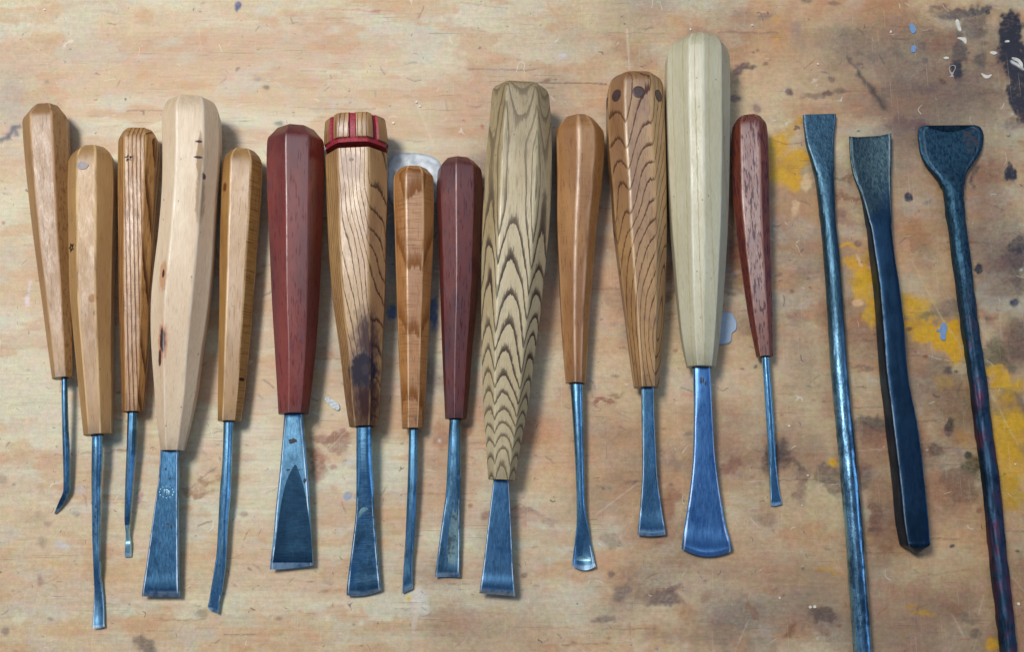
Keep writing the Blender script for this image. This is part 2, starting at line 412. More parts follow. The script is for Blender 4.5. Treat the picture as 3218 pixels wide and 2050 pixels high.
    # pale and orange wipes top right
    for (x, y, rx, ry, c, s, r) in [
        (2540, 60, 180, 26, OR, .5, -58), (2450, 130, 200, 22, OR, .45, -66), (2390, 150, 170, 40, PL, .55, -66), (2500, 100, 150, 26, PL, .5, -66),
        (2640, 120, 190, 90, OR, .28, -10), (2720, 60, 120, 40, OR, .3, 0), (2440, 60, 14, 10, YL, .6, 0), (2437, 120, 14, 12, YL, .75, 0),
        (2800, 330, 420, 26, BR, .34, -4), (2980, 310, 260, 20, BR, .3, 2), (2620, 395, 260, 18, OR, .4, -9), (2900, 180, 160, 90, GR, .28, 0),
        (1980, 700, 60, 700, OR, .25, 3), (1880, 900, 60, 320, OR, .25, 0), (2100, 1300, 260, 90, PL, .3, 0),
        (1775, 1412, 115, 70, L(196, 122, 68), .55, 15), (1700, 1340, 60, 40, L(190, 120, 74), .4, 0), (1650, 1500, 90, 60, PL, .5, 10),
        (1760, 1520, 90, 50, PL, .45, 20), (1990, 1360, 90, 110, L(176, 134, 84), .4, 0), (2140, 1380, 110, 90, PL, .35, 0),
        (1830, 1560, 90, 70, L(172, 140, 92), .35, 0), (2390, 1750, 260, 55, L(170, 104, 66), .5, 20), (2600, 1860, 300, 70, L(166, 108, 70), .42, 10),
        (2950, 1870, 260, 30, L(150, 92, 66), .5, 6), (2850, 1760, 180, 60, L(190, 160, 112), .4, 10), (2500, 1620, 150, 90, L(178, 140, 96), .4, 0),
        (2540, 1350, 110, 120, L(168, 112, 76), .4, 0), (2960, 1560, 110, 60, L(120, 80, 58), .4, 0), (2300, 1330, 90, 80, L(150, 96, 66), .35, 0),
        (2880, 740, 40, 45, L(178, 118, 60), .65, 0), (2860, 430, 50, 20, L(196, 130, 60), .6, 0), (2760, 1540, 40, 60, L(190, 156, 104), .4, 0),
        (2770, 1660, 45, 70, DK, .40, 15), (2790, 1610, 40, 60, L(120, 70, 52), .4, 0), (2650, 1090, 70, 60, L(180, 150, 108), .5, 0),
        (2520, 1260, 50, 70, L(120, 104, 88), .45, 0), (2800, 1150, 50, 90, PL, .3, 0), (2930, 1180, 60, 60, L(150, 130, 100), .4, 0),
        (470, 1800, 120, 40, PL, .4, 0), (640, 1800, 60, 50, L(212, 180, 130), .5, 0), (150, 1980, 90, 30, PL, .3, 0),
        (40, 300, 60, 70, L(170, 160, 146), .5, 0), (20, 340, 40, 40, L(180, 172, 156), .5, 0),
    ]: blob(x, y, rx, ry, c, s, r, 2)
    rng2 = random.Random(9)
    for k in range(210):
        x, y = rng2.uniform(1150, 3218), rng2.uniform(0, 2050); r = rng2.uniform(26, 95)
        if rng2.random() > 0.3 + 0.7 * (x - 1150) / 2068: continue
        blob(x, y, r * rng2.uniform(1, 2.4), r, rng2.choice([GR, BR, L(150, 130, 108), L(190, 136, 92), L(212, 192, 152), L(206, 180, 140), L(150, 104, 78), L(120, 104, 92)]), rng2.uniform(.25, .60), rng2.uniform(-50, 50), 2.0, 1.5)
    for (x, y, rx, ry, c, s, r) in [(2790, 150, 170, 80, GR, .5, 0), (2900, 250, 150, 60, L(120, 98, 88), .5, 0), (3040, 260, 80, 90, GR, .4, 0), (3160, 800, 90, 120, L(104, 84, 80), .55, 0),
        (3180, 1080, 60, 90, L(98, 82, 74), .55, 0), (3010, 1300, 60, 90, L(116, 92, 60), .5, 0), (2940, 1440, 60, 60, L(118, 86, 70), .5, 0), (2730, 1420, 60, 110, L(124, 96, 80), .5, 0),
        (2560, 1440, 60, 60, GR, .35, 0), (2780, 1650, 60, 90, L(124, 90, 70), .5, 0), (2990, 1900, 120, 60, L(138, 104, 76), .45, 0), (2600, 1960, 110, 50, L(130, 104, 86), .4, 0), (2400, 1560, 90, 80, L(160, 118, 88), .35, 0),
        (2960, 620, 50, 120, L(150, 116, 84), .4, 0), (3120, 640, 70, 80, L(140, 110, 88), .4, 0), (2850, 1250, 50, 80, L(140, 116, 88), .4, 0), (2530, 1150, 70, 90, L(140, 118, 94), .4, 0)]:
        blob(x, y, rx, ry, c, s, r, 1.8, 1.5)
    # black paint top right
    for a in [(3180, 90, 45, 62, BLK, .97, 10), (3195, 190, 58, 70, BLK, .97, 0), (3208, 275, 36, 60, BLK, .95, -15), (3180, 140, 50, 50, BLK, .97, 0),
              (3214, 340, 20, 40, BLK, .8, 0), (3050, 30, 70, 16, L(70, 68, 76), .8, 0), (3070, 60, 30, 50, L(80, 76, 80), .65, 15), (3018, 165, 18, 75, L(74, 70, 74), .75, -4),
              (3012, 215, 22, 24, BLK, .7, 0), (3083, 185, 17, 27, L(90, 84, 80), .8, 0), (3086, 100, 14, 12, DK, .6, 0), (3104, 38, 8, 8, BLK, .7, 0),
              (2985, 22, 50, 10, GR, .6, 0), (3170, 545, 19, 27, BLK, .92, 0), (3170, 520, 8, 20, BLK, .7, 0), (3064, 548, 8, 28, L(60, 54, 60), .75, 20),
              (3076, 842, 15, 15, BLK, .9, 0), (3191, 951, 12, 11, L(44, 52, 80), .9, 0), (2852, 616, 15, 13, BLK, .85, 0),
              (3190, 830, 40, 40, L(74, 62, 64), .75, 0), (3195, 770, 20, 30, BLK, .55, 0), (3140, 840, 30, 18, L(120, 88, 80), .6, 0), (3200, 900, 30, 30, DK, .5, 0),
              (3120, 1115, 36, 34, L(86, 82, 52), .75, 30), (3160, 1150, 14, 30, L(80, 78, 56), .6, -40), (3200, 1080, 30, 60, DK, .55, 0), (3195, 1300, 40, 60, L(92, 56, 44), .7, 0),
              (3160, 1245, 20, 20, DK, .5, 0), (2980, 1166, 13, 12, L(70, 66, 64), .8, 0), (3006, 1168, 6, 5, BLK, .6, 0), (2960, 975, 45, 26, GR, .55, 0),
              (2850, 1002, 18, 7, L(80, 78, 50), .8, 0), (2863, 950, 14, 12, L(110, 108, 50), .8, 0), (2885, 962, 12, 10, L(90, 92, 50), .85, 0), (2895, 985, 26, 12, L(110, 108, 40), .7, 0),
              (2452, 1448, 48, 42, L(72, 56, 56), .78, 0), (2430, 1425, 30, 30, L(72, 56, 56), .75, 20), (2500, 1460, 30, 8, L(72, 56, 56), .6, 15), (2520, 1520, 14, 60, L(112, 84, 76), .55, 0),
              (2740, 1330, 45, 26, L(74, 68, 66), .75, 10), (2700, 1345, 30, 20, DK, .5, 0), (2745, 1370, 40, 26, L(128, 80, 64), .6, 0), (2605, 1495, 40, 28, L(80, 70, 66), .65, 0), (2615, 1530, 34, 12, DK, .5, 0),
              (2703, 1500, 28, 38, L(88, 74, 70), .6, 0), (2745, 1620, 22, 44, L(110, 70, 54), .7, 10), (2985, 1335, 16, 24, L(60, 56, 44), .75, 0), (2982, 1360, 14, 14, BLK, .5, 0),
              (3055, 1470, 28, 30, L(66, 64, 36), .85, 30), (3040, 1435, 12, 14, L(60, 56, 36), .85, 0), (3010, 1530, 45, 50, L(110, 72, 58), .6, 0), (2940, 1410, 20, 14, L(96, 66, 56), .75, 10),
              (3164, 1377, 10, 10, DK, .85, 0), (3080, 1605, 8, 8, BR, .7, 0), (3190, 1420, 34, 26, L(104, 92, 28), .6, 0), (2594, 1935, 40, 24, L(74, 60, 58), .72, 0), (2560, 1925, 20, 12, DK, .5, 0),
              (2485, 1985, 14, 22, L(130, 88, 52), .5, 20), (3070, 1990, 16, 14, DK, .6, 0), (3050, 1948, 30, 10, GR, .5, 0), (2780, 1720, 20, 10, BR, .4, 0), (2995, 1718, 8, 6, BLK, .7, 0),
              (1943, 1862, 26, 20, L(110, 92, 88), .7, 0), (1975, 1850, 16, 10, L(110, 92, 88), .6, 30), (2081, 1872, 52, 28, L(98, 78, 74), .75, 0), (2120, 1845, 28, 10, L(98, 78, 74), .6, -30), (2065, 1895, 40, 10, GR, .5, 0),
              (1923, 1805, 10, 10, L(104, 84, 82), .75, 0), (1899, 1940, 32, 12, L(100, 80, 76), .65, 0), (1700, 1625, 60, 10, L(150, 120, 100), .45, 10), (1647, 1811, 8, 10, L(110, 84, 66), .7, 0),
              (2295, 1455, 38, 20, L(130, 80, 58), .6, -30), (2120, 1568, 22, 32, L(140, 92, 62), .6, 20), (2105, 1610, 20, 30, L(150, 98, 64), .5, 0), (1915, 1706, 36, 16, L(128, 104, 80), .5, 20),
              (2400, 1640, 28, 20, L(130, 90, 66), .5, 0), (2140, 1900, 20, 40, BR, .3, -20), (2060, 1990, 30, 20, BR, .3, 0), (2370, 1930, 10, 30, BR, .5, -25), (2590, 1990, 14, 12, BR, .4, 0),
              (1985, 1510, 30, 5, L(120, 92, 60), .5, -10), (1995, 1520, 8, 8, DK, .4, 0),
              (2340, 205, 22, 12, L(94, 70, 70), .85, 0), (2322, 222, 16, 10, L(94, 70, 70), .8, 0), (2370, 208, 14, 6, L(90, 66, 66), .8, -15), (2320, 250, 10, 14, GR, .5, 0), (2312, 308, 18, 9, L(92, 74, 76), .75, -25),
              (2380, 340, 14, 12, L(130, 104, 96), .7, 0), (2410, 195, 8, 5, DK, .6, 0), (2482, 288, 12, 10, L(84, 62, 60), .8, 0), (2560, 290, 34, 10, DK, .5, 0), (2600, 290, 16, 8, L(98, 56, 50), .75, 0), (2640, 282, 20, 7, DK, .6, 0),
              (2612, 248, 9, 8, L(104, 72, 68), .7, 0), (2590, 232, 14, 4, DK, .5, 0), (2406, 48, 20, 8, GR, .5, 0), (2511, 95, 24, 45, L(160, 140, 120), .6, 0), (2700, 205, 12, 10, L(108, 88, 80), .7, 0),
              (2790, 285, 14, 24, GR, .6, 0), (2850, 275, 40, 18, GR, .5, 0), (2925, 275, 30, 12, L(100, 84, 82), .6, 0), (2965, 253, 10, 8, L(90, 64, 56), .8, 0), (2900, 140, 16, 10, L(110, 94, 84), .7, 20), (2930, 95, 28, 8, GR, .45, 0),
              (2907, 190, 10, 8, L(90, 80, 80), .75, 0), (2840, 182, 40, 14, GR, .45, 0), (2745, 178, 14, 10, GR, .4, 0), (2820, 150, 18, 24, GR, .35, 0), (2860, 385, 60, 16, L(110, 80, 76), .6, 3), (2900, 392, 20, 10, L(96, 66, 72), .6, 0), (2826, 395, 20, 22, L(120, 92, 84), .5, 0),
              (2950, 12, 22, 6, DK, .6, 0), (2535, 3, 14, 10, DK, .6, 0), (2620, 10, 14, 6, DK, .5, 0), (3094, 130, 12, 6, DK, .4, 0), (3130, 300, 40, 10, L(110, 76, 66), .4, 0), (3196, 380, 30, 20, L(100, 72, 66), .5, 0),
              (2655, 566, 42, 7, L(130, 94, 66), .7, 2), (2664, 623, 50, 13, L(140, 92, 64), .75, 4), (2643, 676, 14, 14, L(126, 92, 80), .7, 0), (2655, 700, 40, 16, L(150, 110, 96), .5, 0), (2695, 765, 10, 10, DK, .6, 0),
              (2688, 955, 36, 16, L(140, 106, 74), .6, 0), (2716, 1152, 30, 6, GR, .7, 5), (2730, 1165, 20, 5, GR, .5, -10), (3085, 650, 14, 40, L(150, 110, 84), .4, 0), (2995, 560, 6, 6, GR, .3, 0),
              (2310, 820, 30, 20, L(150, 110, 76), .5, 0), (2300, 905, 45, 20, L(110, 92, 64), .6, 8), (2326, 880, 26, 14, L(120, 104, 70), .5, 0), (2280, 930, 30, 6, L(110, 80, 40), .6, -5),
              (2335, 803, 24, 4, L(160, 62, 40), .7, 12), (2105, 930, 14, 30, L(120, 84, 52), .6, 30), (2100, 860, 12, 20, L(130, 92, 60), .5, 0), (2124, 1103, 6, 5, BR, .6, 0),
              (1930, 1187, 16, 4, L(120, 84, 50), .7, 0), (1940, 1246, 22, 4, L(120, 84, 50), .7, 5), (1905, 1270, 32, 8, L(140, 70, 52), .75, -4), (1955, 1240, 4, 14, L(130, 90, 60), .4, 30),
              (456, 2028, 28, 22, L(94, 78, 70), .75, 0), (480, 2044, 16, 10, L(94, 78, 70), .6, 0), (242, 1616, 11, 9, L(140, 114, 110), .6, 0), (129, 1708, 13, 14, L(150, 128, 106), .6, 0), (150, 1650, 14, 8, L(146, 122, 106), .6, 0),
              (106, 1633, 30, 22, L(176, 150, 122), .5, 0), (120, 1830, 8, 16, L(140, 104, 92), .6, 0), (631, 1930, 12, 16, L(128, 108, 92), .6, -20), (767, 1613, 11, 8, L(140, 104, 88), .6, 0), (160, 1944, 12, 6, DK, .4, 0), (20, 1986, 12, 12, GR, .6, 0),
              (650, 1519, 36, 12, L(156, 110, 60), .75, 6), (615, 1545, 40, 11, L(160, 116, 70), .65, 5), (690, 1503, 10, 12, L(156, 110, 60), .6, 0), (636, 1552, 46, 6, L(146, 104, 70), .5, -4), (585, 1595, 20, 10, L(200, 150, 104), .5, 0),
              (175, 1775, 26, 7, L(214, 176, 96), .6, 10), (435, 1568, 5, 18, L(190, 110, 120), .6, 15), (10, 1510, 12, 14, GR, .4, 0), (8, 700, 5, 5, RD, .6, 0),
              (1048, 1372, 40, 14, L(142, 86, 60), .8, -8), (1062, 1395, 36, 22, L(142, 88, 64), .7, 15), (1010, 1378, 22, 10, L(134, 84, 62), .6, 0), (992, 1455, 26, 40, L(140, 80, 56), .8, 0), (978, 1425, 18, 14, L(140, 84, 60), .6, 0),
              (1048, 1466, 10, 7, L(150, 90, 66), .7, 0), (1392, 1375, 24, 34, L(162, 104, 66), .75, 0), (1463, 1365, 24, 22, L(160, 100, 60), .7, 0), (1440, 1340, 20, 10, L(160, 104, 70), .5, 0), (1530, 1628, 18, 14, L(140, 92, 72), .65, 0),
              (1610, 1625, 50, 14, L(180, 116, 74), .5, 10), (1650, 1610, 24, 6, L(140, 90, 70), .5, 0), (1400, 1925, 56, 24, L(176, 134, 100), .5, -5), (1440, 1950, 50, 26, L(176, 134, 104), .4, 0), (1030, 1832, 18, 7, L(160, 120, 96), .55, 10), (1024, 1862, 14, 4, GR, .4, 0),
              (1478, 1590, 7, 6, L(150, 84, 60), .7, 0), (875, 1945, 10, 6, GR, .5, 0), (1330, 1618, 9, 8, L(180, 120, 80), .5, 0), (1030, 1118, 22, 14, L(180, 118, 76), .5, -50),
              (876, 388, 12, 9, L(96, 112, 108), .75, 0), (745, 14, 10, 10, L(44, 74, 128), .9, 20), (741, 26, 5, 8, L(44, 74, 128), .8, 0), (1516, 396, 5, 8, L(170, 96, 76), .7, -30),
              (2160, 1245, 24, 9, L(210, 150, 120), .6, 20), (1340, 1080, 10, 10, PL, .4, 0), (1500, 1035, 10, 4, PL, .4, 0)]:
        x, y, rx, ry, c, s, r = a
        dk_ = sum(c) < 0.12
        blob(x, y, rx * (1 if dk_ else 1.12), ry * (1 if dk_ else 1.12), c, min(1, s * (1.15 if dk_ else .92)), r, 8 if dk_ else 4, 1.2)
    # yellow paint
    for (x, y, rx, ry, s) in [(2450, 452, 36, 34, .9), (2495, 500, 46, 26, .95), (2470, 540, 44, 40, .95), (2500, 575, 22, 26, .85), (2508, 388, 12, 18, .6), (2490, 420, 14, 22, .5), (2425, 500, 20, 70, .85),
                              (2656, 783, 40, 6, .8), (2680, 828, 46, 13, .8), (2722, 860, 30, 40, .95), (2712, 905, 26, 50, .85), (2740, 965, 16, 60, .8), (2690, 880, 30, 14, .5), (2730, 810, 14, 20, .5),
                              (2850, 935, 34, 20, .7), (2890, 955, 34, 26, .75), (2850, 990, 34, 34, .75), (2880, 1022, 62, 26, .98), (2940, 1050, 70, 26, .95), (2990, 1072, 50, 30, .95), (3016, 1110, 22, 44, .95),
                              (3005, 1045, 20, 30, .8), (3120, 1160, 30, 20, .8), (3146, 1200, 40, 24, .8), (3180, 1226, 44, 14, .75), (3170, 1250, 20, 20, .6), (3130, 1180, 14, 40, .5),
                              (3160, 1330, 56, 40, .75), (3190, 1360, 40, 70, .75), (3140, 1400, 36, 40, .75), (3176, 1480, 54, 80, .75), (3150, 1560, 40, 60, .7), (3130, 1270, 40, 30, .6), (3190, 1560, 24, 60, .55), (3090, 1320, 20, 10, .5),
                              (3030, 1380, 20, 30, .3), (2617, 1454, 14, 13, .95), (3124, 2030, 26, 16, .75), (2600, 1795, 32, 9, .5), (2890, 1925, 36, 9, .6), (2860, 1905, 20, 7, .4), (2960, 1210, 30, 20, .3)]:
        blob(x, y, rx, ry, YL * (0.92 if s > .7 else 0.72), min(1, s * 1.02), 0, 4, 1.1)
    for (x, y, rx, ry, c, s, r) in [(2533, 575, 17, 30, PL, .9, 10), (2500, 655, 13, 26, PL, .75, 5), (2698, 955, 17, 13, L(226, 184, 138), .95, 0), (2700, 820, 5, 22, PL, .8, -35),
                                    (2110, 985, 10, 10, OR, .4, 0), (1093, 1556, 15, 13, BG, .75, -30), (1118, 1562, 6, 8, BG, .6, 0), (2281, 852, 14, 6, BLU, .7, 20), (2310, 866, 10, 5, BLU, .6, 0),
                                    (1232, 985, 16, 22, BLU, .95, 0), (1364, 985, 18, 55, BLU, .9, 0), (1240, 620, 26, 150, L(112, 130, 150), .6, 0), (1232, 800, 20, 100, L(110, 128, 150), .5, 0), (1372, 640, 14, 90, L(120, 138, 156), .5, 0),
                                    (1319, 1885, 28, 26, L(212, 204, 190), .9, 30), (1325, 1915, 24, 16, L(212, 204, 190), .8, 0), (1308, 1950, 11, 46, L(208, 190, 170), .7, 4), (1284, 1884, 6, 6, YL, .8, 0), (1320, 1855, 12, 10, L(212, 204, 190), .6, 0),
                                    (196, 1712, 26, 14, L(196, 196, 200), .55, 15), (252, 1540, 20, 16, L(188, 186, 188), .4, 0), (1105, 1455, 18, 12, L(176, 180, 186), .4, 0), (1088, 1262, 8, 8, L(190, 196, 200), .5, 0),
                                    (2950, 1592, 18, 6, L(190, 150, 130), .6, 25), (3200, 1580, 8, 40, L(190, 160, 70), .6, -15)]:
        blob(x, y, rx, ry, c, s, r, 5, 0.8)
    # strokes, cracks and scratches
    line([(0, 441), (24, 432), (40, 402), (62, 398)], 8, L(96, 98, 104), .85, 14)
    line([(44, 398), (52, 425)], 7, L(110, 110, 114), .8, 14)
    line([(2663, 178), (2700, 228)], 5, L(92, 76, 74), .7, 16)
    line([(2700, 228), (2745, 285)], 9, L(84, 70, 68), .85, 14)
    line([(2745, 285), (2780, 338)], 11, L(78, 62, 58), .9, 12)
    line([(3180, 190), (3216, 215), (3185, 195), (3206, 205)], 3, WH, .9, 4)
    line([(1600, 258), (1905, 262)], 2, L(84, 68, 60), .8, 8)
    line([(1470, 216), (1680, 219)], 1.8, L(110, 88, 74), .7, 8)
    line([(1450, 6), (1600, 25)], 1.8, L(120, 96, 92), .4, 8)
    line([(1970, 90), (1978, 215)], 3, L(220, 206, 176), .6, 3)
    line([(1040, 25), (1190, 36)], 2.5, L(206, 120, 104), .55, 12)
    line([(95, 885), (84, 955)], 5, L(226, 204, 208), .75, 6)
    line([(84, 940), (86, 958)], 7, L(230, 206, 206), .8, 4)
    line([(170, 1430), (430, 1420)], 2.2, L(140, 104, 80), .5, 14)
    line([(350, 1416), (400, 1418)], 2.4, L(84, 66, 60), .7, 12)
    line([(1270, 1554), (1500, 1552)], 2.2, L(168, 112, 76), .7, 8)
    line([(1080, 1552), (1270, 1553)], 1.8, L(176, 120, 86), .4, 8)
    line([(630, 1505), (680, 1470)], 2, L(100, 84, 84), .5, 6)
    line([(828, 1195), (860, 1218)], 2.2, L(96, 84, 80), .8, 5)
    line([(1035, 1105), (1048, 1118), (1030, 1140)], 3, L(196, 140, 96), .6, 3)
    line([(2640, 1060), (2500, 1000)], 2, PL, .3, 3)
    line([(2866, 820), (2960, 1000), (3090, 1190), (3200, 1400)], 2.2, L(216, 196, 140), .5, 5)
    line([(2420, 436), (2470, 452), (2520, 448)], 2.5, L(140, 96, 56), .6, 4)
    line([(2880, 1815), (3060, 1790)], 2.4, L(160, 116, 80), .5, 6)
    line([(2890, 1880), (2880, 1960)], 3, L(140, 92, 60), .5, 12)
    line([(2500, 1960), (2470, 2000)], 5, L(120, 78, 50), .55, 14)
    rng = random.Random(5)
    for k in range(46):   # long pale scratches
        x, y = rng.uniform(0, 3218), rng.uniform(0, 2050); a = rng.uniform(0, math.pi); l = rng.uniform(30, 170)
        line([(x, y), (x + l * math.cos(a), y + l * math.sin(a))], rng.uniform(1.6, 2.6), L(226, 210, 180), rng.uniform(.15, .4), 4)
    for k in range(150):  # fine cracks along the grain
        x, y = rng.uniform(0, 3218), rng.uniform(0, 2050); l = rng.uniform(30, 220)
        if rng.random() > 0.35 + 0.65 * x / 3218: continue
        line([(x, y), (x + l, y + rng.uniform(-4, 4))], rng.uniform(1.3, 2.0), L(112, 84, 62), rng.uniform(.25, .6), 8)
    for k in range(230):  # short curved nicks
        x, y = rng.uniform(0, 3218), rng.uniform(0, 2050); a = rng.gauss(0, 0.5) if rng.random() < .6 else rng.uniform(0, 3.14); l = rng.uniform(8, 30)
        b = a + rng.uniform(-.6, .6)
        c = L(96, 82, 76) if rng.random() < .75 else L(160, 90, 70)
        line([(x, y), (x + l * math.cos(a), y - l * math.sin(a)), (x + l * math.cos(a) + l * .6 * math.cos(b), y - l * math.sin(a) - l * .6 * math.sin(b))],
             rng.uniform(1.3, 2.2), c, rng.uniform(.3, .75), 3)
    for k in range(330):
        x, y = rng.uniform(0, 3218), rng.uniform(0, 2050); r = rng.choice([2, 2.5, 3, 3, 4, 5, 7])
        if rng.random() > 0.4 + 0.6 * (x / 3218): continue
        blob(x, y, r * rng.uniform(1, 2), r, rng.choice([DK, GR, BR, DK, WH * .8, L(120, 120, 128)]), rng.uniform(.3, .75), rng.uniform(-20, 20), 3)
    for k in range(90):
        x, y = rng.uniform(1900, 3218), rng.uniform(0, 2050); r = rng.uniform(8, 26)
        blob(x, y, r * rng.uniform(1, 2), r, rng.choice([DK, GR, BR, BR, L(190, 150, 100)]), rng.uniform(.12, .35), rng.uniform(-20, 20), 2)
    # short wood-fibre relief
    rel = (fbm(U / 260, V / 7, 201, 3) - 0.5) * 0.00012 + (fbm(U / 30, V / 20, 202, 3) - .5) * 0.00018
    Z = np.where((np.abs(X) < 0.27) & (Y > -0.18) & (Y < 0.2), rel - 0.00022, -0.0002)
    ny, nx = X.shape
    co = np.stack([X, Y, Z], -1).reshape(-1, 3)
    idx = np.arange(ny * nx).reshape(ny, nx)
    q = np.stack([idx[:-1, :-1], idx[:-1, 1:], idx[1:, 1:], idx[1:, :-1]], -1).reshape(-1, 4)
    # underside and edges of the board
    b = [(gx[0], gy[0], -.036), (gx[-1], gy[0], -.036), (gx[-1], gy[-1], -.036), (gx[0], gy[-1], -.036)]
    nb = len(co); co = np.vstack([co, b])
    me = bpy.data.meshes.new('workbench_top')
    extra = []
    loops = list(q.reshape(-1)); sizes = [4] * len(q)
    def ring(vs, a, bb):
        extra.append(list(vs) + [a, bb])
    extra.append([nb + 3, nb + 2, nb + 1, nb])
    ring(list(idx[0, ::-1]), nb, nb + 1)
    ring(list(idx[-1, :]), nb + 2, nb + 3)
    ring(list(idx[:, 0]), nb + 3, nb)
    ring(list(idx[::-1, -1]), nb + 1, nb + 2)
    lv = np.concatenate([q.reshape(-1)] + [np.array(e) for e in extra]).astype(np.int32)
    tot = np.array([4] * len(q) + [len(e) for e in extra], dtype=np.int32)
    st = np.concatenate([[0], np.cumsum(tot)[:-1]]).astype(np.int32)
    me.vertices.add(len(co)); me.vertices.foreach_set('co', co.reshape(-1))
    me.loops.add(len(lv)); me.loops.foreach_set('vertex_index', lv)
    me.polygons.add(len(tot)); me.polygons.foreach_set('loop_start', st); me.polygons.foreach_set('loop_total', tot)
    me.polygons.foreach_set('use_smooth', np.array([True] * len(q) + [False] * len(extra)))
    me.update(calc_edges=True); me.validate()
    a = me.attributes.new('stain', 'FLOAT_COLOR', 'POINT')
    cc = np.ones((len(co), 4), dtype=np.float32); cc[:ny * nx, :3] = col.reshape(-1, 3); cc[ny * nx:, :3] = cream
    a.data.foreach_set('color', cc.reshape(-1))
    M = NT('worn_bench_board')
    p = M.obj()
    base = M.attr('stain').outputs['Color']
    g1 = M.noise(M.map(p, (50, 700, 1)), 1, 4, 0.6)
    g2_ = M.noise(M.map(p, (160, 3000, 1)), 1, 3, 0.6)
    gg = M.math('ADD', M.math('MULTIPLY', g1, 0.5), M.math('MULTIPLY', g2_, 0.5))
    c = M.mix(1.0, base, M.mix(M.ramp(gg, 0.34, 0.66), (0.93, 0.92, 0.90), (1.04, 1.04, 1.05)), 'MULTIPLY')
    sp = M.noise(p, 2600, 3, 0.7)
    c = M.mix(1.0, c, M.mix(M.ramp(sp, 0.3, 0.72), (0.90, 0.89, 0.89), (1.06, 1.06, 1.06)), 'MULTIPLY')
    m2 = M.noise(M.vadd(p, (1, 2, 3)), 420, 4, 0.65)
    c = M.mix(1.0, c, M.mix(M.ramp(m2, 0.3, 0.7), (0.90, 0.88, 0.87), (1.06, 1.06, 1.06)), 'MULTIPLY')
    hue = M.noise(M.vadd(p, (8, 8, 8)), 150, 4, 0.6, out='Color')
    c = M.mix(0.16, c, M.mix(1.0, c, M.mix(1.0, hue, (2.0, 2.0, 2.0), 'MULTIPLY'), 'MULTIPLY'))
    ck = M.noise(M.map(M.vadd(p, (4, 4, 4)), (40, 2600, 1)), 1, 2, 0.5)
    gate = M.ramp(M.noise(M.map(p, (18, 60, 1)), 1, 3, 0.6), 0.50, 0.62)
    ckm = M.math('MULTIPLY', M.math('MULTIPLY', M.ramp(ck, 0.63, 0.72), gate), 0.55)
    c = M.mix(ckm, c, (0.16, 0.09, 0.06))
    # short curved nicks, crisp at any distance
    for (sc_, off_, g_, gt, w1, w2, cc_, am) in ((75, 11, 140, .63, .0035, .008, (0.13, 0.08, 0.07), .75), (130, 23, 210, .64, .006, .013, (0.20, 0.12, 0.09), .65), (48, 37, 90, .60, .0022, .005, (0.80, 0.74, 0.62), .5), (34, 53, 55, .65, .0015, .0032, (0.16, 0.11, 0.10), .6)):
        nn_ = M.noise(M.vadd(p, (off_, off_ * .3, 0)), sc_, 1.5, 0.5)
        ln = M.ramp(M.math('ABSOLUTE', M.math('SUBTRACT', nn_, 0.5)), w1, w2, 1, 0)
        gg_ = M.ramp(M.noise(M.vadd(p, (0, off_, 5)), g_, 2, 0.6), gt, gt + .04)
        c = M.mix(M.math('MULTIPLY', M.math('MULTIPLY', ln, gg_), am), c, cc_)
    dk = M.noise(M.map(M.vadd(p, (6, 1, 6)), (500, 900, 1)), 1, 4, 0.7)
    c = M.mix(M.ramp(dk, 0.71, 0.77, 0, 0.4), c, (0.13, 0.09, 0.085))
    # crossed fine scratches
    s1 = M.noise(M.map(p, (2400, 26, 1), rot=(0, 0, 0.5)), 1, 1, 0.5)
    s2 = M.noise(M.map(p, (2600, 30, 1), rot=(0, 0, -0.9)), 1, 1, 0.5)
    sc = M.math('MULTIPLY', M.math('ADD', M.ramp(s1, 0.70, 0.76), M.ramp(s2, 0.70, 0.76), clamp=True), 0.25)
    c = M.mix(sc, c, (0.78, 0.68, 0.52))
    M.bump(M.math('ADD', M.math('ADD', gg, M.math('MULTIPLY', sp, 0.5)), M.math('MULTIPLY', ckm, -2)), 0.00015, 0.5)
    rg = M.ramp(m2, 0.3, 0.7, 0.42, 0.62)
    me.materials.append(M.done(c, rg, 0, 0.5))
    o = bpy.data.objects.new('workbench_top', me); C.objects.link(o)
    tag(o, 'scratched pale wooden workbench top with yellow, black and brown stains', None, None, 'structure')
    return o
bench = build_bench()

# raised dried paint on the bench (parts of the bench)
def puddle(name, pts, h, mat, label=None, wr=0.3, sc=600, k=18):
    cx = sum(p[0] for p in pts) / len(pts); cy = sum(p[1] for p in pts) / len(pts)
    # smooth the outline
    out = []
    n = len(pts)
    for i in range(n):
        p0, p1, p2, p3 = pts[i - 1], pts[i], pts[(i + 1) % n], pts[(i + 2) % n]
        for j in range(6):
            t = j / 6
            out.append(tuple(0.5 * ((2 * p1[a]) + (-p0[a] + p2[a]) * t + (2 * p0[a] - 5 * p1[a] + 4 * p2[a] - p3[a]) * t * t
                                    + (-p0[a] + 3 * p1[a] - 3 * p2[a] + p3[a]) * t ** 3) for a in (0, 1)))
    rings = []
    fr = [1.0, 0.985, 0.95, 0.88] + [0.8 - 0.78 * i / k for i in range(k)]
    hh = [-0.0006, h * 0.55, h * 0.95, h] + [h * 0.93] * k
    for f, z in zip(fr, hh):
        r = []
        for (x, y) in out:
            w_ = at(cx + (x - cx) * f, cy + (y - cy) * f)
            nz = mnoise.noise(Vector((w_.x * sc, w_.y * sc, 1))) * h * wr if f < 0.97 else 0
            r.append(Vector((w_.x, w_.y, max(z + nz, -0.0006) if f > 0.97 else z + nz)))
        rings.append(r)
    V, F = loft(rings, False, True)
    F = [tuple(reversed(f)) if False else f for f in F]
    o = mk(name, V, F, mat, bench, sharp=60)
    if label: o['label'] = label
    return o
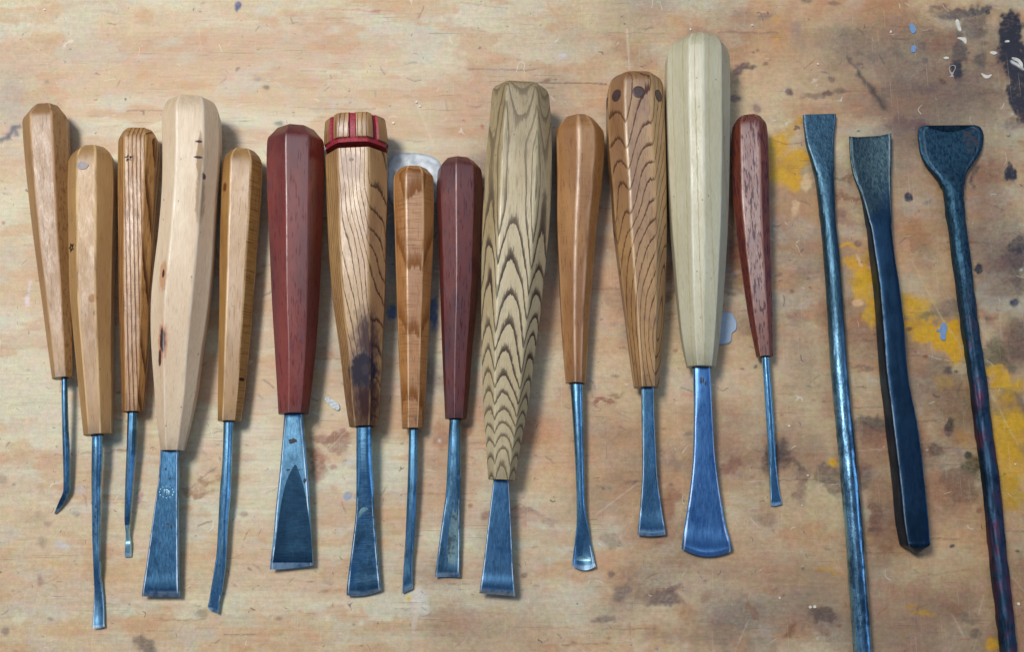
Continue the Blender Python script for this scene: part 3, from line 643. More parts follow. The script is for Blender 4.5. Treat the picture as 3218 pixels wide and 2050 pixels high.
M_silver = paint('silver_paint', (0.46, 0.50, 0.53), 0.50, 0.12, 0.15, 300)
M_greyblue = paint('grey_blue_paint', srgb(158, 176, 196), 0.35, 0, 0.06, 300)
M_chalk = paint('off_white_paint', srgb(196, 202, 204), 0.5, 0, 0.1, 500)
M_skyblue = paint('sky_blue_paint', srgb(122, 152, 192), 0.4, 0, 0.06, 500)
M_whitec = paint('bare_chip', srgb(222, 216, 200), 0.6, 0, 0.1, 700)
puddle('dried_paint', [(1226, 500), (1246, 484), (1290, 480), (1340, 486), (1376, 502), (1392, 540), (1388, 600), (1374, 640), (1320, 655), (1240, 650), (1214, 600), (1214, 540)],
       0.0010, M_silver, 'wrinkled silver paint puddle between the handles', 0.4, 260)
puddle('dried_paint', [(2270, 980), (2298, 984), (2314, 1010), (2314, 1036), (2300, 1050), (2296, 1076), (2274, 1084), (2250, 1080), (2240, 1030), (2250, 990)],
       0.0006, M_greyblue, 'flat grey blue paint spill', 0.1, 300)
puddle('dried_paint', [(1023, 1250), (1034, 1250), (1052, 1260), (1066, 1272), (1069, 1286), (1062, 1292), (1046, 1284), (1030, 1268), (1021, 1258)],
       0.0007, M_chalk, 'small pale grey paint drop', 0.5, 900)
for pts, m in [([(2858, 76), (2868, 73), (2876, 85), (2878, 98), (2868, 105), (2860, 92)], M_skyblue),
               ([(2864, 145), (2874, 142), (2880, 152), (2876, 163), (2866, 163), (2862, 154)], M_skyblue),
               ([(2958, 1020), (2968, 1014), (2976, 1028), (2972, 1052), (2970, 1070), (2956, 1066), (2954, 1040)], M_skyblue),
               ([(2945, 1036), (2950, 1034), (2953, 1040), (2948, 1044), (2943, 1041)], M_skyblue),
               ([(3003, 66), (3010, 60), (3018, 84), (3020, 98), (3010, 92)], M_whitec),
               ([(3008, 118), (3034, 118), (3036, 138), (3024, 128)], M_whitec),
               ([(3110, 164), (3122, 160), (3134, 166), (3122, 172)], M_whitec),
               ([(3084, 230), (3100, 236), (3117, 234), (3108, 245), (3094, 245)], M_whitec),
               ([(3180, 180), (3200, 184), (3214, 200), (3212, 216), (3200, 196), (3186, 188)], M_whitec),
               ([(2964, 180), (2976, 178), (2982, 183), (2972, 186)], M_whitec),
               ([(3158, 128), (3168, 126), (3172, 131), (3162, 133)], M_whitec)]:
    puddle('paint_fleck', pts, 0.00035, m, None, 0.2, 700, 3)
rngc = random.Random(12)
for (x, y) in [(2364, 79), (2799, 99), (1320, 333), (1308, 322), (2570, 200), (2520, 1590), (2538, 1495), (2450, 1880), (2545, 1910), (2560, 1908), (140, 30), (1310, 320), (1236, 386), (2480, 1340), (2170, 92), (3190, 1460), (3200, 1900)]:
    r = rngc.uniform(2.5, 5)
    puddle('paint_fleck', [(x + r * rngc.uniform(.7, 1.4) * math.cos(a), y + r * rngc.uniform(.7, 1.2) * math.sin(a)) for a in (0, 1.2, 2.4, 3.6, 4.9)], 0.0004, M_whitec, None, 0.2, 700, 2)

# ------------------------------------------------------------------ carving tools
M_GAP = paint('dark_socket', (0.022, 0.017, 0.015), .8, 0, .3, 900)
TOOLS = []
class Tool:
    """a thing whose parts are laid out from their outlines on the bench"""
    def __init__(s, name, label, cat, top, bot, group='hand carving tools laid in a row'):
        a = at(*top); b = at(*bot)
        d = a - b
        s.rz = math.atan2(d.y, d.x) - math.pi / 2
        TOOLS.append(s)
        s.e = bpy.data.objects.new(name, None); C.objects.link(s.e)
        s.e.empty_display_size = 0.01
        s.o = Vector(((a.x + b.x) / 2, (a.y + b.y) / 2, 0))
        s.e.location = s.o; s.e.rotation_euler = (0, 0, s.rz)
        s.inv = Matrix.Rotation(-s.rz, 3, 'Z')
        s.ax = Vector((-math.cos(s.rz + math.pi), -math.sin(s.rz + math.pi), 0))   # local +x in world
        s.ax = Matrix.Rotation(s.rz, 3, 'Z') @ Vector((1, 0, 0))
        s.ay = Matrix.Rotation(s.rz, 3, 'Z') @ Vector((0, 1, 0))
        tag(s.e, label, cat, group)
    def loc(s, p): return s.inv @ (p - s.o)
    def px(s, x, y, z=0.0): return s.loc(at(x, y, z))

def view_psi(p):                   # how far the camera direction leans sideways from vertical, seen from p
    return math.atan2(CAM.x - p.x, CAM.z - p.z)
def view_tan(p):                   # ... and towards the near edge
    return (p.y - CAM.y) / (CAM.z - p.z)

def handle(T, tab, apex, butt, us, uy, mat, z_end=None, bev=0.030, wob=0.006, end_cham=0.012, name='handle', seed=1,
           y_start=None, mats=None, tilt_end=0.0, rscale=1.0, roundtop=0.0):
    """tab: (y, left, right) outline rows in photo pixels; apex: y of the butt; butt: (distance px, radius fraction) rows;
    us: facet edges across the handle at row uy as fractions of the half width"""
    f = smooth_tab(tab)
    y0 = tab[0][0]; y1 = tab[-1][0]
    # radii in metres along y
    def geo(y):
        l, r = f(y, 1), f(y, 2)
        c, hw = (l + r) / 2, (r - l) / 2
        zz = hw * 0.000155
        p = at(c, y, zz)
        rr = hw * mpp(c, y, zz) * math.cos(view_psi(p)) * rscale
        return c, rr
    ys = [lerp(y0, y1, i / 26) for i in range(27)]
    g = [geo(y) for y in ys]
    # axis height: straight, rests on its belly
    rend = g[-1][1]
    z1 = z_end if z_end is not None else rend * 1.5
    best = None
    for k in range(400):
        z0 = k * 0.00005
        if all(lerp(z0, z1, (y - y0) / (y1 - y0)) >= r * 0.985 for y, (c, r) in zip(ys, g)):
            best = z0; break
    z0 = best if best is not None else 0.02
    T.zend = z1; T.z0 = z0
    T.zaxis = lambda y: lerp(z0, z1, (y - y0) / (y1 - y0))
    T.geo = geo
    # facet angles
    c, rr = geo(uy); pu = at(c, uy, T.zaxis(uy)); psi = view_psi(pu)
    al = sorted(math.asin(max(-.99, min(.99, u))) + psi for u in us)
    gap = 2 * math.pi - (al[-1] - al[0]); n = max(1, round(gap / (math.pi / 4)))
    al += [al[-1] + gap * i / n for i in range(1, n)]
    T.al = al
    rnd = random.Random(seed)
    ph = [rnd.uniform(0, 6.28) for _ in al]; fq = [rnd.uniform(0.8, 2.0) for _ in al]
    def ring(center, r, t):
        """octagon with eased edges in the plane across the handle"""
        pts = []
        vs = []; rb_ = max(0.0, 1 - max(t, 0) / roundtop) if roundtop else 0.0
        for k, a in enumerate(al):
            aa = a + wob * 1.6 * math.sin(ph[k] + fq[k] * t * 6.28)
            R = r * (1.0 + wob * math.sin(ph[k] * 1.7 + fq[k] * t * 5))
            vs.append(Vector((math.sin(aa), math.cos(aa))) * R)
        m = len(vs)
        for k in range(m):
            p, q, nx_ = vs[k - 1], vs[k], vs[(k + 1) % m]
            din = (p - q); dout = (nx_ - q)
            li, lo = din.length, dout.length
            b = min(bev * r * 2, 0.35 * li, 0.35 * lo)
            A = q + din / li * b; B = q + dout / lo * b
            mid = (A + B) / 2 * 0.4 + q * 0.6 if False else A * 0.25 + B * 0.25 + q * 0.5
            pts += [(A + din / li * b * 0.45, 0.0), (A, 0.35), (mid, 1.0), (B, 0.35), (B + dout / lo * b * 0.45, 0.0)]
        if rb_ > 0: pts = [(v * lerp(1.0, r * 0.975 / v.length, rb_), e * (1 - rb_)) for v, e in pts]
        return [(center + T.ax * v.x + Vector((0, 0, 1)) * v.y, e) for v, e in pts]
    rings = []; E = []
    # butt
    cb, rb = geo(y0)
    pb = at(cb, apex, T.zaxis(y0))
    frac_end = butt[0][1]
    apex_axis = apex + frac_end * rb / mpp(cb, apex, z0) * view_tan(pb)
    for (dpx, fr) in butt:
        y = apex_axis + dpx
        if y >= y0 + 30 and False: continue
        cc, rr = geo(max(y, y0))
        # centre line extended past the first row
        sl = (f(y0 + 60, 1) + f(y0 + 60, 2) - f(y0, 1) - f(y0, 2)) / 120
        cx = cc if y >= y0 else cb + (y - y0) * sl
        z = T.zaxis(y)
        rings.append((at(cx, y, z), rr * fr, (y - y0) / (y1 - y0)))
    ylast = apex_axis + butt[-1][0]
    for y in ys:
        if y > ylast + 6:
            cc, rr = geo(y)
            rings.append((at(cc, y, T.zaxis(y)), rr, (y - y0) / (y1 - y0)))
    pe, re, te = rings[-1]
    rings.insert(len(rings) - 1, (lerp(rings[-2][0], pe, 0.97), lerp(rings[-2][1], re, .97), te))
    rings[-1] = (pe, re * (1 - end_cham * 5), te)
    if y_start is not None:
        rings = [r for r in rings if (CAM.y, True)[1] and r[2] >= (y_start - y0) / (y1 - y0)]
    R = [ring(*r) for r in rings]
    V, F = loft([[T.loc(p) for p, e in r] for r in R], False, False)
    E = [e for r in R for p, e in r]
    n = len(R[0])
    G = [max(0.0, 1 - abs(1 - r[2]) / 0.06) + 0.6 * max(0.0, 1 - max(0, r[2]) / 0.05) for r in rings for _ in range(n)]
    # closing faces: slightly domed butt, flat ferrule end
    c0 = T.loc(rings[0][0]); V.append(c0 + Vector((0, rb * 0.05, 0))); E.append(0)
    for j in range(n): F.append((len(V) - 1, (j + 1) % n, j))
    c1 = T.loc(rings[-1][0]); V.append(c1); E.append(0)
    off = (len(R) - 1) * n
    for j in range(n): F.append((len(V) - 1, off + j, off + (j + 1) % n))
    o = mk(name, V, F, mat, T.e, sharp=38, attrs=E, grime=G + [.5, 1.0])
    T.ends = (tab[-1][1], tab[-1][2]); T.h = o; T.pend = rings[-1][0]; T.rend = rings[-1][1]; T.ylast = y1
    # keep it just on the bench
    return o

QA = [4.5, 13.5, 22.5, 31.5, 38, 42, 44, 45, 46, 48, 52, 58.5, 67.5, 76.5, 85.5]
def spoly(n_exp, oct_, N=40):
    pts = []
    for q in range(4):
        for d in QA:
            t = math.radians(q * 90 + d)
            c, s_ = math.cos(t), math.sin(t)
            r0 = (abs(c) ** n_exp + abs(s_) ** n_exp) ** (-1 / n_exp)
            if oct_ > 0:
                k = math.pi / 4; a = ((t + k / 2) % k) - k / 2
                r0 = lerp(r0, math.cos(k / 2) / math.cos(a) * 1.06, oct_)
            e = {45: 1.0, 44: .8, 46: .8}.get(d, 0.0) if n_exp > 3.2 and q < 2 else 0.0
            pts.append((r0 * c, r0 * s_, e))
    return pts

def metal(T, rows, split, mat, names=('shank', 'blade'), mat2=None, sub=7, N=40, endcap=None, tip=0.4, lump=0.0, labels=(None, None), sharp=34, zoff=0.0):
    """rows: dicts-like tuples (y, left, right, z_mid mm, half thickness mm, exponent, octagon, cup mm[, slew px])
    cup raises the two sides; slew makes the end of the row run askew"""
    f = smooth_tab(rows); f2 = lambda y, c: f(y, c)
    if hasattr(T, 'pend'):
        m0 = mpp((rows[0][1] + rows[0][2]) / 2, rows[0][0], T.pend.z)
        a_ = (rows[0][2] - rows[0][1]) / 2 * m0 * 1.10; b_ = rows[0][4] / 1000 * 1.14
        off_ = ((rows[0][1] + rows[0][2]) / 2 - sum(T.ends) / 2) * m0
        R_ = []
        for (dy, k_) in ((.0012, 1), (-.00045, 1), (-.0005, .9)):
            R_.append([T.loc(T.pend + T.ax * (off_ + a_ * k_ * math.cos(t)) + T.ay * dy + Vector((0, 0, b_ * k_ * math.sin(t)))) for t in [2 * math.pi * i / 20 for i in range(20)]])
        V_, F_ = loft([list(reversed(r)) for r in R_]); mk('tang_socket', V_, F_, M_GAP, T.h, sharp=50)
    ncol = len(rows[0])
    ys = []
    for a, b in zip(rows, rows[1:]):
        ys += [lerp(a[0], b[0], i / sub) for i in range(sub)]
    ys.append(rows[-1][0])
    def ring(y):
        l, r = f(y, 1), f(y, 2)
        zm = f(y, 3) / 1000 + zoff; th = max(f(y, 4), 0.04) / 1000; ex = max(1.9, f(y, 5)); oc = min(1, max(0, f(y, 6))); cup = f(y, 7) / 1000
        slew = f(y, 8) if ncol > 8 else 0
        bow = f(y, 9) if ncol > 9 else 0
        c, hw = (l + r) / 2, (r - l) / 2
        if lump:
            lk = min(1.0, 28 / hw) ** 1.5
            hw *= 1 + lump * lk * mnoise.noise(Vector((y * 0.035, 1.7, 3))) ; th *= 1 + lump * lk * mnoise.noise(Vector((y * 0.03, 9, 4.4)))
        out = []
        for (u, v, e_) in spoly(ex, oc, N):
            z = zm + cup * (u * u) + v * th
            yy = y + slew * u + bow * (1 - u * u)
            psi = math.cos(view_psi(at(c, y, zm)))
            shrink = psi if th * 1000 > 0.6 * hw * 0.155 else 1.0
            p0_ = at(c, yy, zm)
            m = mpp(c, y, zm)
            p = p0_ + T.ax * (u * hw * m * shrink)
            if lump:
                nn_ = mnoise.noise(Vector((u * 3 + 11, v * 3, y * 0.06))) * lump * lk * th * 1.3
                z += nn_ * v; p = p + T.ax * (nn_ * u)
            p.z = max(z, 0.0)
            out.append((T.loc(p), e_))
        return out
    RR = [ring(y) for y in ys]
    R = [[p for p, e in r] for r in RR]
    EE = [[e for p, e in r] for r in RR]
    for q_, y_ in enumerate(ys):
        if y_ >= rows[-2][0] - 1: EE[q_] = [max(e, tip) for e in EE[q_]]  # end rows paled to stand in for glints on the cutting edge
    flat = lambda q: [e for r in q for e in r]
    k = min(range(len(ys)), key=lambda i: abs(ys[i] - split)) if split else 0
    res = []
    if split:
        V, F = loft(R[:k + 1]); res.append(mk(names[0], V, F, mat, T.e, sharp=sharp, attrs=flat(EE[:k + 1])))
        V, F = loft(R[k:]); res.append(mk(names[1], V, F, mat2 or mat, T.e, sharp=sharp, attrs=flat(EE[k:])))
    else:
        V, F = loft(R); res.append(mk(names[1], V, F, mat, T.e, sharp=sharp, attrs=flat(EE)))
    for o, l in zip(res, labels):
        if l: o['label'] = l
    return res

DOME = [(0, .50), (1, .55), (3, .60), (6, .65), (20, .85), (32, .95), (48, 1.0)]
CHAM = [(0, .50), (1, .54), (3, .58), (6, .615), (36, .935), (41, .97), (46, .99), (54, 1.0)]
CHAM2 = [(0, .60), (1, .64), (3, .68), (5, .71), (22, .93), (26, .965), (31, .99), (38, 1.0)]
FLAT = [(0, .80), (1, .86), (4, .93), (9, .97), (18, 1.0)]

# ---- tool 1
T = Tool('carving_gouge', 'pinkish tan faceted handle with a thin hooked blade, first tool at the left end', 'carving tool', (146, 350), (198, 1190))
handle(T, [(360, 70, 222), (393, 69, 224), (500, 76, 227), (600, 86, 227), (750, 104, 228), (929, 129, 231), (1070, 147, 233), (1190, 163, 233)], 322, CHAM,
       (-.705, .18, .82), 420, wood('figured_tan_wood', srgb(172, 130, 80), srgb(152, 110, 62), fleck=.85, fn=.25, fcol=srgb(128, 78, 40), edge=.5, seed=1.3, blot=.3, rough=.50, coat=.15), z_end=.0082)
m1 = steel('dark_steel', (0.30, 0.38, 0.46), (0.07, 0.10, 0.15), .33, .6, seed=1)
zz = T.zend * 1000
metal(T, [(1186, 194, 213, zz, 1.5, 2, .3, 0), (1250, 194, 213, zz - .3, 1.5, 2, .5, 0), (1350, 196, 216, 6.6, 1.55, 2, .5, 0), (1440, 198, 221, 5.0, 1.7, 2, .3, 0),
          (1520, 199, 222, 3.6, 1.6, 2, 0, 0), (1545, 198, 221, 3.1, 1.4, 2.4, 0, 0), (1565, 191, 212, 2.6, 1.0, 3, 0, .1, 4), (1585, 183, 200, 2.0, .7, 3, 0, .2, 7), (1602, 176, 188, 1.3, .4, 3, 0, .2, 7), (1616, 171, 178, .6, .2, 3, 0, .1, 4)],
      1540, m1)

# ---- tool 2
T = Tool('carving_gouge', 'golden tan handle with a grey dent near its butt and a long bent blade', 'carving tool', (291, 470), (310, 1360))
k2c = T.px(282, 932, .022); k2d = T.px(291, 980, .021)
handle(T, [(497, 216, 367), (520, 213, 369), (600, 211, 371), (750, 214, 368), (929, 219, 364), (1109, 235, 361), (1250, 249, 360), (1368, 262, 357)], 454, DOME,
       (-.66, .09, .8), 600, wood('golden_tan_wood', srgb(180, 138, 80), srgb(162, 118, 64), edge=.75, edgecol=srgb(236, 200, 140), seed=2.1, blot=.25, pore=.25, rough=.52, coat=.15,
       knots=[(k2c.x, k2c.y, k2c.z, .0022, .0022, srgb(150, 96, 52), .6), (k2d.x, k2d.y, k2d.z, .0008, .0014, srgb(120, 100, 84), .7)]), z_end=.0088, seed=2)
H2 = T
zz = T.zend * 1000
metal(T, [(1362, 289, 323, zz, 2.5, 2, 0, 0), (1450, 288, 323, 8.2, 2.5, 2, .2, 0), (1520, 288, 318, 7.4, 2.1, 2.4, .5, 0), (1600, 289, 317, 6.4, 1.8, 3, .3, 0), (1700, 291, 316, 5.0, 1.6, 3.4, .1, 0), (1780, 294, 318, 3.6, 1.5, 3.4, 0, 0),
          (1815, 295, 319, 2.5, 1.3, 3.4, 0, 0), (1845, 297, 323, 1.5, 1.1, 3.4, 0, .1), (1880, 297, 328, 1.0, .8, 3.6, 0, .35), (1940, 294, 330, 1.0, .6, 4, 0, .6), (1968, 293, 330, 1.3, .45, 4, 0, .6, 0, 6), (1975, 293, 330, 1.5, .2, 4, 0, .6, 0, 6)][:0] or
      [(1362, 289, 323, zz, 2.5, 2, 0, 0, 0, 0), (1450, 288, 323, 8.2, 2.5, 2, .2, 0, 0, 0), (1520, 288, 318, 7.4, 2.1, 2.4, .5, 0, 0, 0), (1600, 289, 317, 6.4, 1.8, 3, .3, 0, 0, 0), (1700, 291, 316, 5.0, 1.6, 3.4, .1, 0, 0, 0), (1780, 294, 318, 4.0, 1.5, 3.4, 0, 0, 0, 0),
          (1815, 295, 319, 2.7, 1.3, 3.4, 0, 0, 0, 0), (1845, 297, 323, 1.6, 1.0, 3.4, 0, .1, 0, 0), (1880, 297, 328, 1.0, .7, 3.6, 0, .35, 0, 0), (1930, 295, 330, 0.9, .5, 4, 0, .6, 0, 0), (1966, 293, 330, 1.2, .45, 4, 0, .6, 0, 4), (1973, 293, 330, 1.4, .2, 4, 0, .6, 0, 4)],
      1785, steel('mid_steel', (0.46, 0.53, 0.60), (0.10, 0.14, 0.20), .30, .5, seed=2))

# ---- tool 3
T = Tool('carving_chisel', 'narrow handle striped with straight dark brown grain, thin tapering shank', 'carving tool', (435, 415), (418, 1290))
handle(T, [(430, 371, 503), (460, 370, 505), (600, 369, 498), (750, 371, 490), (929, 373, 480), (1109, 378, 471), (1296, 384, 455)], 397, [(0, .66), (1.5, .72), (4, .78), (16, .88), (30, .98), (38, 1.0)],
       (-.72, .27, .78), 600, wood('striped_brown_wood', srgb(186, 138, 78), srgb(164, 112, 56), line=srgb(78, 44, 30), mode='plane', freq=560, lw=.55, lstr=1.0, dist=.0004, dscale=40, dstretch=.05,
       hatch=.3, edge=.4, seed=3.7, pore=.5, pthr=.52, rough=.50, coat=.2), z_end=.0072, seed=3)
H3 = T
zz = T.zend * 1000
metal(T, [(1292, 402, 433, zz, 2.3, 2, .8, 0), (1400, 399, 429, 6.6, 2.2, 2, .9, 0), (1500, 395, 420, 5.8, 1.8, 2, .9, 0), (1600, 392, 412, 4.8, 1.5, 2.4, .6, 0), (1640, 392, 409, 4.0, 1.3, 3, .2, 0),
          (1680, 396, 408, 2.6, 1.0, 3.5, 0, 0), (1702, 395, 412, 1.8, .8, 4, 0, .1), (1712, 394, 412, 1.9, .7, 5, 0, 0), (1742, 392, 413, 1.0, .5, 5, 0, 0), (1752, 391, 413, .7, .3, 5, 0, 0)],
      1650, steel('dark_steel_b', (0.26, 0.34, 0.42), (0.07, 0.09, 0.13), .30, .5, seed=3), mat2=steel('glint_tip_steel', (1.0, 0.95, 0.8), (0.25, 0.28, 0.3), .42, .3, seed=3.3, scl=160, rim=1))  # tip colour whitened to stand in for a lamp's reflection

# ---- tool 4
T = Tool('carving_chisel', 'large pale cream handle with two dark knots and a wide flared blade', 'carving tool', (604, 320), (538, 1410))
k1 = T.px(519, 870, .024); k2 = T.px(521, 1080, .020); k2b = T.px(513, 1125, .018); kk = [T.px(632, 452, .026), T.px(629, 500, .026), T.px(641, 555, .026), T.px(612, 610, .03), T.px(612, 700, .03)]
handle(T, [(350, 513, 697), (365, 509, 700), (500, 508, 702), (600, 506, 693), (750, 494, 684), (850, 482, 678), (929, 474, 671), (1019, 471, 660), (1109, 474, 645), (1250, 485, 624), (1290, 488, 615), (1418, 504, 582)], 297, [(0, .50), (2, .62), (6, .74), (14, .86), (28, .95), (46, 1.0)],
       (-.54, .32, .85), 400, wood('cream_wood', srgb(226, 202, 168), srgb(216, 186, 150), edge=.35, seed=4.4, blot=.12, pore=.2, rough=.5, coat=.05,
       knots=[(k1.x, k1.y, k1.z, .0026, .0075, srgb(190, 130, 88), .7), (k1.x, k1.y + .001, k1.z, .0008, .0022, srgb(60, 34, 34), .95),
              (k2.x, k2.y, k2.z, .0026, .010, srgb(196, 130, 96), .8), (k2.x, k2.y + .001, k2.z, .0016, .0060, srgb(54, 34, 40), .95), (k2b.x, k2b.y - .001, k2b.z, .001, .0042, srgb(54, 34, 40), .95),
              (kk[1].x + .0006, kk[1].y, kk[1].z, .0017, .0125, srgb(156, 126, 92), .85), (kk[3].x + .0012, kk[3].y, kk[3].z, .0019, .014, srgb(160, 132, 100), .85),
              (kk[0].x, kk[0].y, kk[0].z, .0017, .0007, srgb(50, 34, 40), .95), (kk[1].x, kk[1].y, kk[1].z, .0022, .0007, srgb(50, 34, 40), .95), (kk[2].x, kk[2].y, kk[2].z, .0007, .0018, srgb(70, 44, 44), .9)]),
       z_end=.0102, seed=4, bev=.022)
zz = T.zend * 1000
metal(T, [(1412, 507, 563, zz, 2.0, 5, 0, 0, 0), (1511, 500, 562, zz - 1.0, 1.7, 6, 0, 0, 0), (1600, 487, 561, zz - 2.2, 1.5, 8, 0, 0, 0), (1700, 473, 562, zz - 3.6, 1.3, 8, 0, 0, 0), (1800, 458, 563, zz - 4.9, 1.1, 8, 0, 0, 1), (1864, 448, 565, zz - 5.8, .9, 8, 0, 0, 1), (1877, 446, 565, zz - 6.3, .25, 8, 0, 0, 1)],
      1470, steel('worn_blade_steel', (0.28, 0.38, 0.47), (0.11, 0.16, 0.22), .34, .55, brush=(700, 120, 700), rotz=.5, seed=4, brushamt=.35), tip=.4)

# ---- tool 5
T = Tool('carving_gouge', 'slim tan handle beside the red mahogany one, blade curving left to a skewed tip', 'carving tool', (763, 490), (722, 1320))
k5 = T.px(753, 1190, .015); k5b = T.px(704, 585, .018)
handle(T, [(508, 697, 830), (550, 695, 831), (600, 694, 829), (750, 690, 817), (929, 688, 803), (1109, 685, 787), (1250, 683, 772), (1325, 683, 761)], 463, DOME,
       (-.58, .36), 600, wood('rippled_tan_wood', srgb(172, 128, 68), srgb(150, 106, 50), hatch=.9, hn=.28, pcol=srgb(110, 70, 36), edge=.7, edgecol=srgb(232, 194, 140), seed=5.2, blot=.3, knots=[(k5.x, k5.y, k5.z, .0009, .0009, srgb(40, 26, 26), .95), (k5b.x, k5b.y, k5b.z, .0012, .0026, srgb(90, 40, 26), .85)]), z_end=.0075, seed=5)
zz = T.zend * 1000
metal(T, [(1318, 703, 735, zz, 2.4, 2, .3, 0, 0), (1450, 699, 730, 6.8, 2.3, 2, .6, 0, 0), (1550, 691, 726, 6.0, 2.2, 2.2, .7, 0, 0), (1650, 686, 717, 5.0, 1.9, 2.4, .7, 0, 0), (1750, 680, 713, 4.0, 1.6, 2.6, .5, .2, 0),
          (1850, 665, 701, 2.6, 1.1, 3, .2, .5, 0), (1895, 658, 693, 1.8, .7, 3.5, 0, .8, 0), (1914, 655, 690, 1.5, .45, 4, 0, .8, 6), (1925, 660, 687, 1.4, .2, 4, 0, .8, 6)],
      1700, steel('bright_steel', (0.55, 0.63, 0.70), (0.18, 0.23, 0.30), .27, .4, seed=5))

# ---- tool 6
T = Tool('carving_gouge', 'large red mahogany handle with a broad gouge blade marked by a dark triangular hollow', 'carving tool', (928, 400), (922, 1300))
handle(T, [(425, 839, 1019), (451, 835, 1023), (500, 832, 1025), (600, 833, 1024), (750, 839, 1018), (929, 848, 1009), (1109, 860, 997), (1200, 866, 987), (1302, 872, 974)], 388, [(0, .56), (1.5, .62), (4, .68), (20, .82), (38, .97), (46, .995), (56, 1.0)],
       (-.93, -.33, .42), 500, wood('red_mahogany', srgb(128, 42, 24), srgb(88, 24, 18), pore=.5, pcol=srgb(64, 26, 34), edge=.14, edgecol=srgb(190, 110, 84), seed=6.1, blot=.75, blotcol=srgb(84, 36, 46), rough=.44, coat=.3), z_end=.0104, seed=6, bev=.016)
zz = T.zend * 1000
# a plain forged surface and a ground hollow set into it
st6 = steel('forged_rim_steel', (0.50, 0.58, 0.64), (0.14, 0.18, 0.24), .34, .45, seed=6)
metal(T, [(1296, 895, 951, zz, 2.2, 3, .3, 0, 0, 0), (1400, 887, 960, zz - 1.5, 1.9, 4, 0, .0, 0, 0), (1500, 879, 969, zz - 3.0, 1.6, 5, 0, .5, 0, 0), (1600, 869, 976, zz - 4.8, 1.4, 6, 0, 1.0, 0, 0), (1700, 861, 982, zz - 6.2, 1.1, 6, 0, 1.5, 0, 0), (1768, 853, 986, zz - 7.2, .9, 6, 0, 1.7, -2, 0), (1784, 851, 987, zz - 7.6, .25, 6, 0, 1.7, -4, 4)],
      1400, st6)
def hollow(T, tri, mat, zf, cupf, name='ground_hollow', lift=0.00012, n=18, label=None):
    """a thin ground face laid along a gouge's channel: tri rows (y, left, right)"""
    f = smooth_tab(tri); V = []; F = []
    ys = [lerp(tri[0][0], tri[-1][0], i / n) for i in range(n + 1)]
    for y in ys:
        l, r = f(y, 1), f(y, 2)
        for j in range(9):
            u = j / 8
            x = lerp(l, r, u)
            z = zf(x, y) + lift
            p = at(x, y, z); V.append(T.loc(p))
    for i in range(n):
        for j in range(8):
            a = i * 9 + j
            F.append((a, a + 9, a + 10, a + 1))
    return mk(name, V, F, mat, None, sharp=60)
def blade_z(rows, T=None):
    f = smooth_tab(rows)
    def g(x, y):
        l, r = f(y, 1), f(y, 2); c, hw = (l + r) / 2, (r - l) / 2
        u = (x - c) / hw
        ex = f(y, 5); v = max(0.0, 1 - abs(u) ** ex) ** (1 / ex)
        return f(y, 3) / 1000 + f(y, 7) / 1000 * u * u + v * f(y, 4) / 1000
    return g
r6 = [(1296, 895, 951, zz, 2.2, 3, .3, 0), (1400, 887, 960, zz - 1.5, 1.9, 4, 0, .0), (1500, 879, 969, zz - 3.0, 1.6, 5, 0, .5), (1600, 869, 976, zz - 4.8, 1.4, 6, 0, 1.0), (1700, 861, 982, zz - 6.2, 1.1, 6, 0, 1.5), (1768, 853, 986, zz - 7.2, .9, 6, 0, 1.7), (1784, 851, 987, zz - 7.6, .25, 6, 0, 1.7)]
h6 = hollow(T, [(1462, 926, 931), (1480, 915, 938), (1510, 901, 948), (1560, 888, 960), (1640, 875, 972), (1720, 864, 979), (1770, 857, 982)], steel('dark_ground_steel', (0.10, 0.14, 0.18), (0.05, 0.07, 0.10), .38, .5, seed=6.5, brush=(80, 900, 80)), blade_z(r6), None)
h6.parent = T.e.children[-1] if False else [c for c in T.e.children if c.name.startswith('blade')][0]

# ---- tool 7
T = Tool('carving_gouge', 'striped brown handle with red painted notches round its butt and a dark knot', 'carving tool', (1120, 370), (1143, 1335))
kn = T.px(1146, 1160, .022); kn2 = T.px(1150, 1260, .018); kn3 = T.px(1150, 1060, .026); kn4 = T.px(1100, 492, .033)
w7 = wood('wild_grain_wood', srgb(184, 144, 88), srgb(152, 106, 60), line=srgb(66, 42, 38), mode='ring', off=(-.020, .004), tilt=(.05, -.02), freq=640, lw=.34, lstr=1.0, hair=2, dist=.0040, dscale=38, dstretch=.35,
          edge=.3, seed=7.7, blot=.45, pore=.3,
          knots=[(kn2.x - .001, kn2.y + .004, kn2.z, .0105, .030, srgb(92, 60, 50), -.85), (kn3.x, kn3.y, kn3.z, .0058, .016, srgb(60, 40, 46), -.92), (kn2.x, kn2.y, kn2.z, .0062, .019, srgb(52, 28, 30), -.97), (kn.x - .001, kn.y, kn.z, .0066, .0090, srgb(34, 30, 44), .95), (kn.x, kn.y, kn.z, .0022, .0026, srgb(62, 52, 60), .6), (kn4.x, kn4.y, kn4.z, .0014, .0010, srgb(60, 60, 84), .9),
                 (kn4.x, kn4.y - .003, kn4.z, .006, .007, srgb(176, 150, 134), .5)])
tab7 = [(386, 1023, 1216), (454, 1021, 1222), (500, 1021, 1224), (600, 1024, 1226), (750, 1030, 1221), (929, 1043, 1217), (1109, 1067, 1207), (1290, 1088, 1197), (1342, 1097, 1189)]
handle(T, tab7, 350, FLAT, (-.6, .33, .9), 600, w7, z_end=.0108, seed=7, y_start=473, bev=.028)
f7 = smooth_tab(tab7)
red = paint('red_paint', srgb(150, 36, 52), .5, 0, .35, 900)
